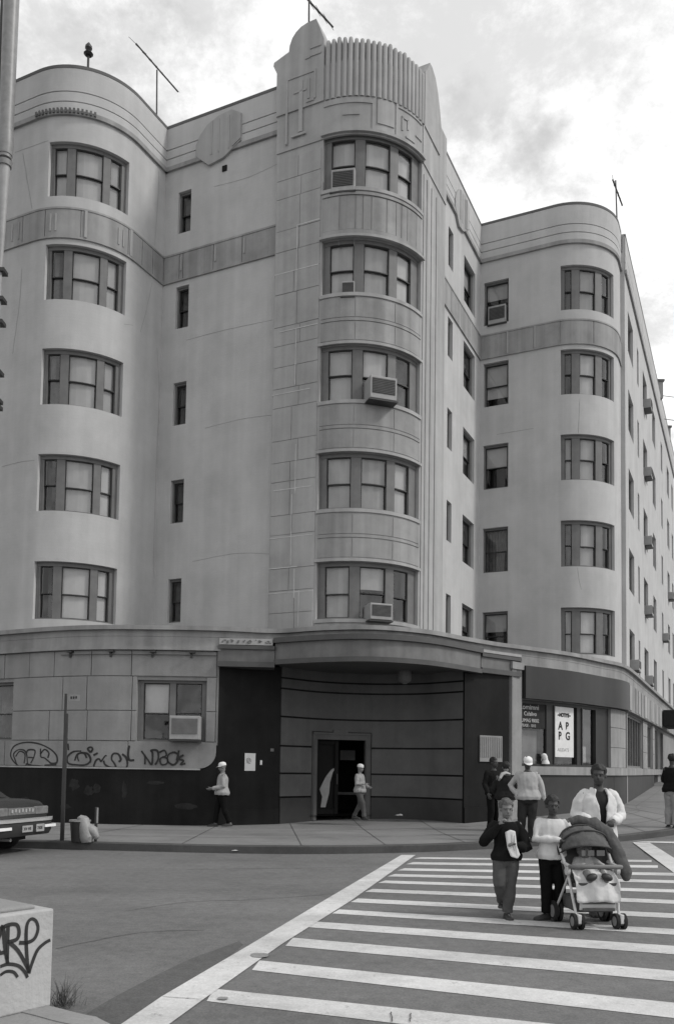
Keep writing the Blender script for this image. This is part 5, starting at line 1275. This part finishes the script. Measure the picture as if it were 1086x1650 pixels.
m_=MB(); m_.box((0,.24,.24),(.44,.40,.16)); m_.build('basket',M['stfab'],st_,bevel=.03)
# hood: ribbed dome with a hem
m_=MB(); rings=[]
for a in [R(v) for v in (24,42,60,76,92,110,128)]:
    row=[]; n=16
    for k in range(n+1):
        b=math.pi*k/n; x=-math.cos(b)*.275; rr=.30*(math.sin(b)**.6)+.03; bow=1+.03*math.cos(4*b)
        row.append((x,(.40-rr*math.cos(a)*1.02*bow),.74+rr*math.sin(a)*1.0*bow))
    rings.append(row)
m_.loft(rings,cap=False,closed=False); hd=m_.build('hood',M['stfab'],st_,smooth=True,ang=80)
md=hd.modifiers.new('s','SUBSURF'); md.levels=2; md.render_levels=2; md=hd.modifiers.new('t','SOLIDIFY'); md.thickness=.012
tex=bpy.data.textures['folds']; md=hd.modifiers.new('f','DISPLACE'); md.texture=tex; md.strength=.035; md.mid_level=.5
for a in (24,60,92):
    row=[]; a=R(a)
    for k in range(17):
        b=math.pi*k/16; rr=.30*(math.sin(b)**.6)+.036; row.append((-math.cos(b)*.28,.40-rr*math.cos(a)*1.03,.74+rr*math.sin(a)*1.01))
    tb('hood_rib',row,.011,M['shoe'],hd,6)
m_=MB()
for x0,x1 in((-.14,-.10),(-.07,.0),(.03,.12)): m_.box(((x0+x1)/2,.055,.80),(x1-x0,.01,.06))
m_.build('hood_marks',M['canopy'],hd)
# coat hanging from the right handle
t=thing('jacket','dark jacket with a hanging sleeve slung over the stroller handle','jacket',ps,srz)
m_=MB(); m_.tube([(.05,.60,1.12),(.18,.52,1.09),(.30,.42,.98),(.37,.34,.82),(.42,.28,.66),(.45,.25,.56),(.45,.25,.53)],[.05,.08,.09,.08,.075,.075,.06],14,round_=True); m_.tube([(.2,.66,1.06),(.33,.56,.86),(.345,.50,.62),(.34,.46,.44)],[.05,.07,.06,.04],12,round_=True); m_.tube([(-.1,.58,1.10),(.02,.56,1.13),(.15,.54,1.10)],[.04,.06,.06],10,round_=True)
me=remesh(m_,'jacket_cloth',.012,4,.012,9); put(me,'cloth',M['stfab'],t)
# baby
t=thing('person','baby under the dark stroller hood with a pale blanket over its legs','person',ps,srz)
m_=MB(); m_.ball((-.01,.30,.80),(.078,.085,.092),14,10); m_.tube([(0,.34,.70),(0,.34,.60),(0,.26,.52)],[.06,.10,.10],12,round_=True)
for s_ in(-1,1):
    m_.tube([(s_*.09,.32,.69),(s_*.15,.20,.63),(s_*.09,.08,.66)],[.04,.034,.026],10,round_=True); m_.tube([(s_*.06,.22,.53),(s_*.085,.04,.58),(s_*.09,-.05,.52)],[.055,.045,.035],10,round_=True)
    for k in range(4): m_.tube([(s_*(.075+.012*k),.07,.665),(s_*(.07+.012*k),.03,.67),(s_*(.07+.012*k),.015,.655)],[.007,.007,.006],6,round_=True)
    m_.tube([(s_*.115,.075,.66),(s_*.125,.05,.672)],[.008,.007],6,round_=True)
m_.ball((-.01,.212,.79),(.012,.014,.012),8,6); m_.ball((-.01,.22,.765),(.02,.012,.008),8,6)
for s_ in(-1,1): m_.ball((-.01+s_*.078,.30,.795),(.012,.02,.024),8,6)
put(remesh(m_,'body',.007,3),'body',SKIN['mid'],t)
m_=MB(); m_.tube([(0,.33,.71),(0,.32,.60),(0,.26,.52)],[.08,.125,.13],14,round_=True)
for s_ in(-1,1): m_.tube([(s_*.09,.32,.69),(s_*.155,.20,.63),(s_*.10,.10,.655)],[.05,.045,.036],10,round_=True)
put(remesh(m_,'top',.009,4,.006,12),'top',cloth('pale_grey_shirt',.36),t)
m_=MB(); m_.ball((-.01,.315,.825),(.084,.088,.078),14,10); m_.build('bonnet',cloth('grey_bonnet',.25),t,smooth=True)
for s_ in(-1,1):
    m_=MB(); m_.ball((-.01+s_*.03,.224,.815),.010,8,6); m_.build('eye',M['ink'],t,smooth=True)
    m_=MB(); m_.ball((s_*.085,-.085,.555),(.065,.05,.042),12,8,Matrix.Rotation(s_*.3,3,'Y')); m_.build('shoe',M['shoe'],t,smooth=True)
m_=MB(); rings=[]
for y,z,w_,b in((.14,.62,.225,.02),(.02,.585,.235,.03),(-.06,.51,.24,.03),(-.085,.40,.245,.025),(-.095,.29,.25,.015)):
    rings.append([(x*w_,y-b*math.cos(x*4.2)-.012*math.sin(x*9+z*8),z+b*.6*math.cos(x*4.2)) for x in [-1+k/10 for k in range(21)]])
m_.loft(rings,cap=False,closed=False); bl=thing('blanket','pale blanket draped over the front of the stroller','blanket',ps,srz)
o=m_.build('cloth',M['blanket'],bl,smooth=True,ang=80); md=o.modifiers.new('s','SUBSURF'); md.levels=2; md.render_levels=2; md=o.modifiers.new('t','SOLIDIFY'); md.thickness=.01; md=o.modifiers.new('f','DISPLACE'); md.texture=tex; md.strength=.025; md.mid_level=.5
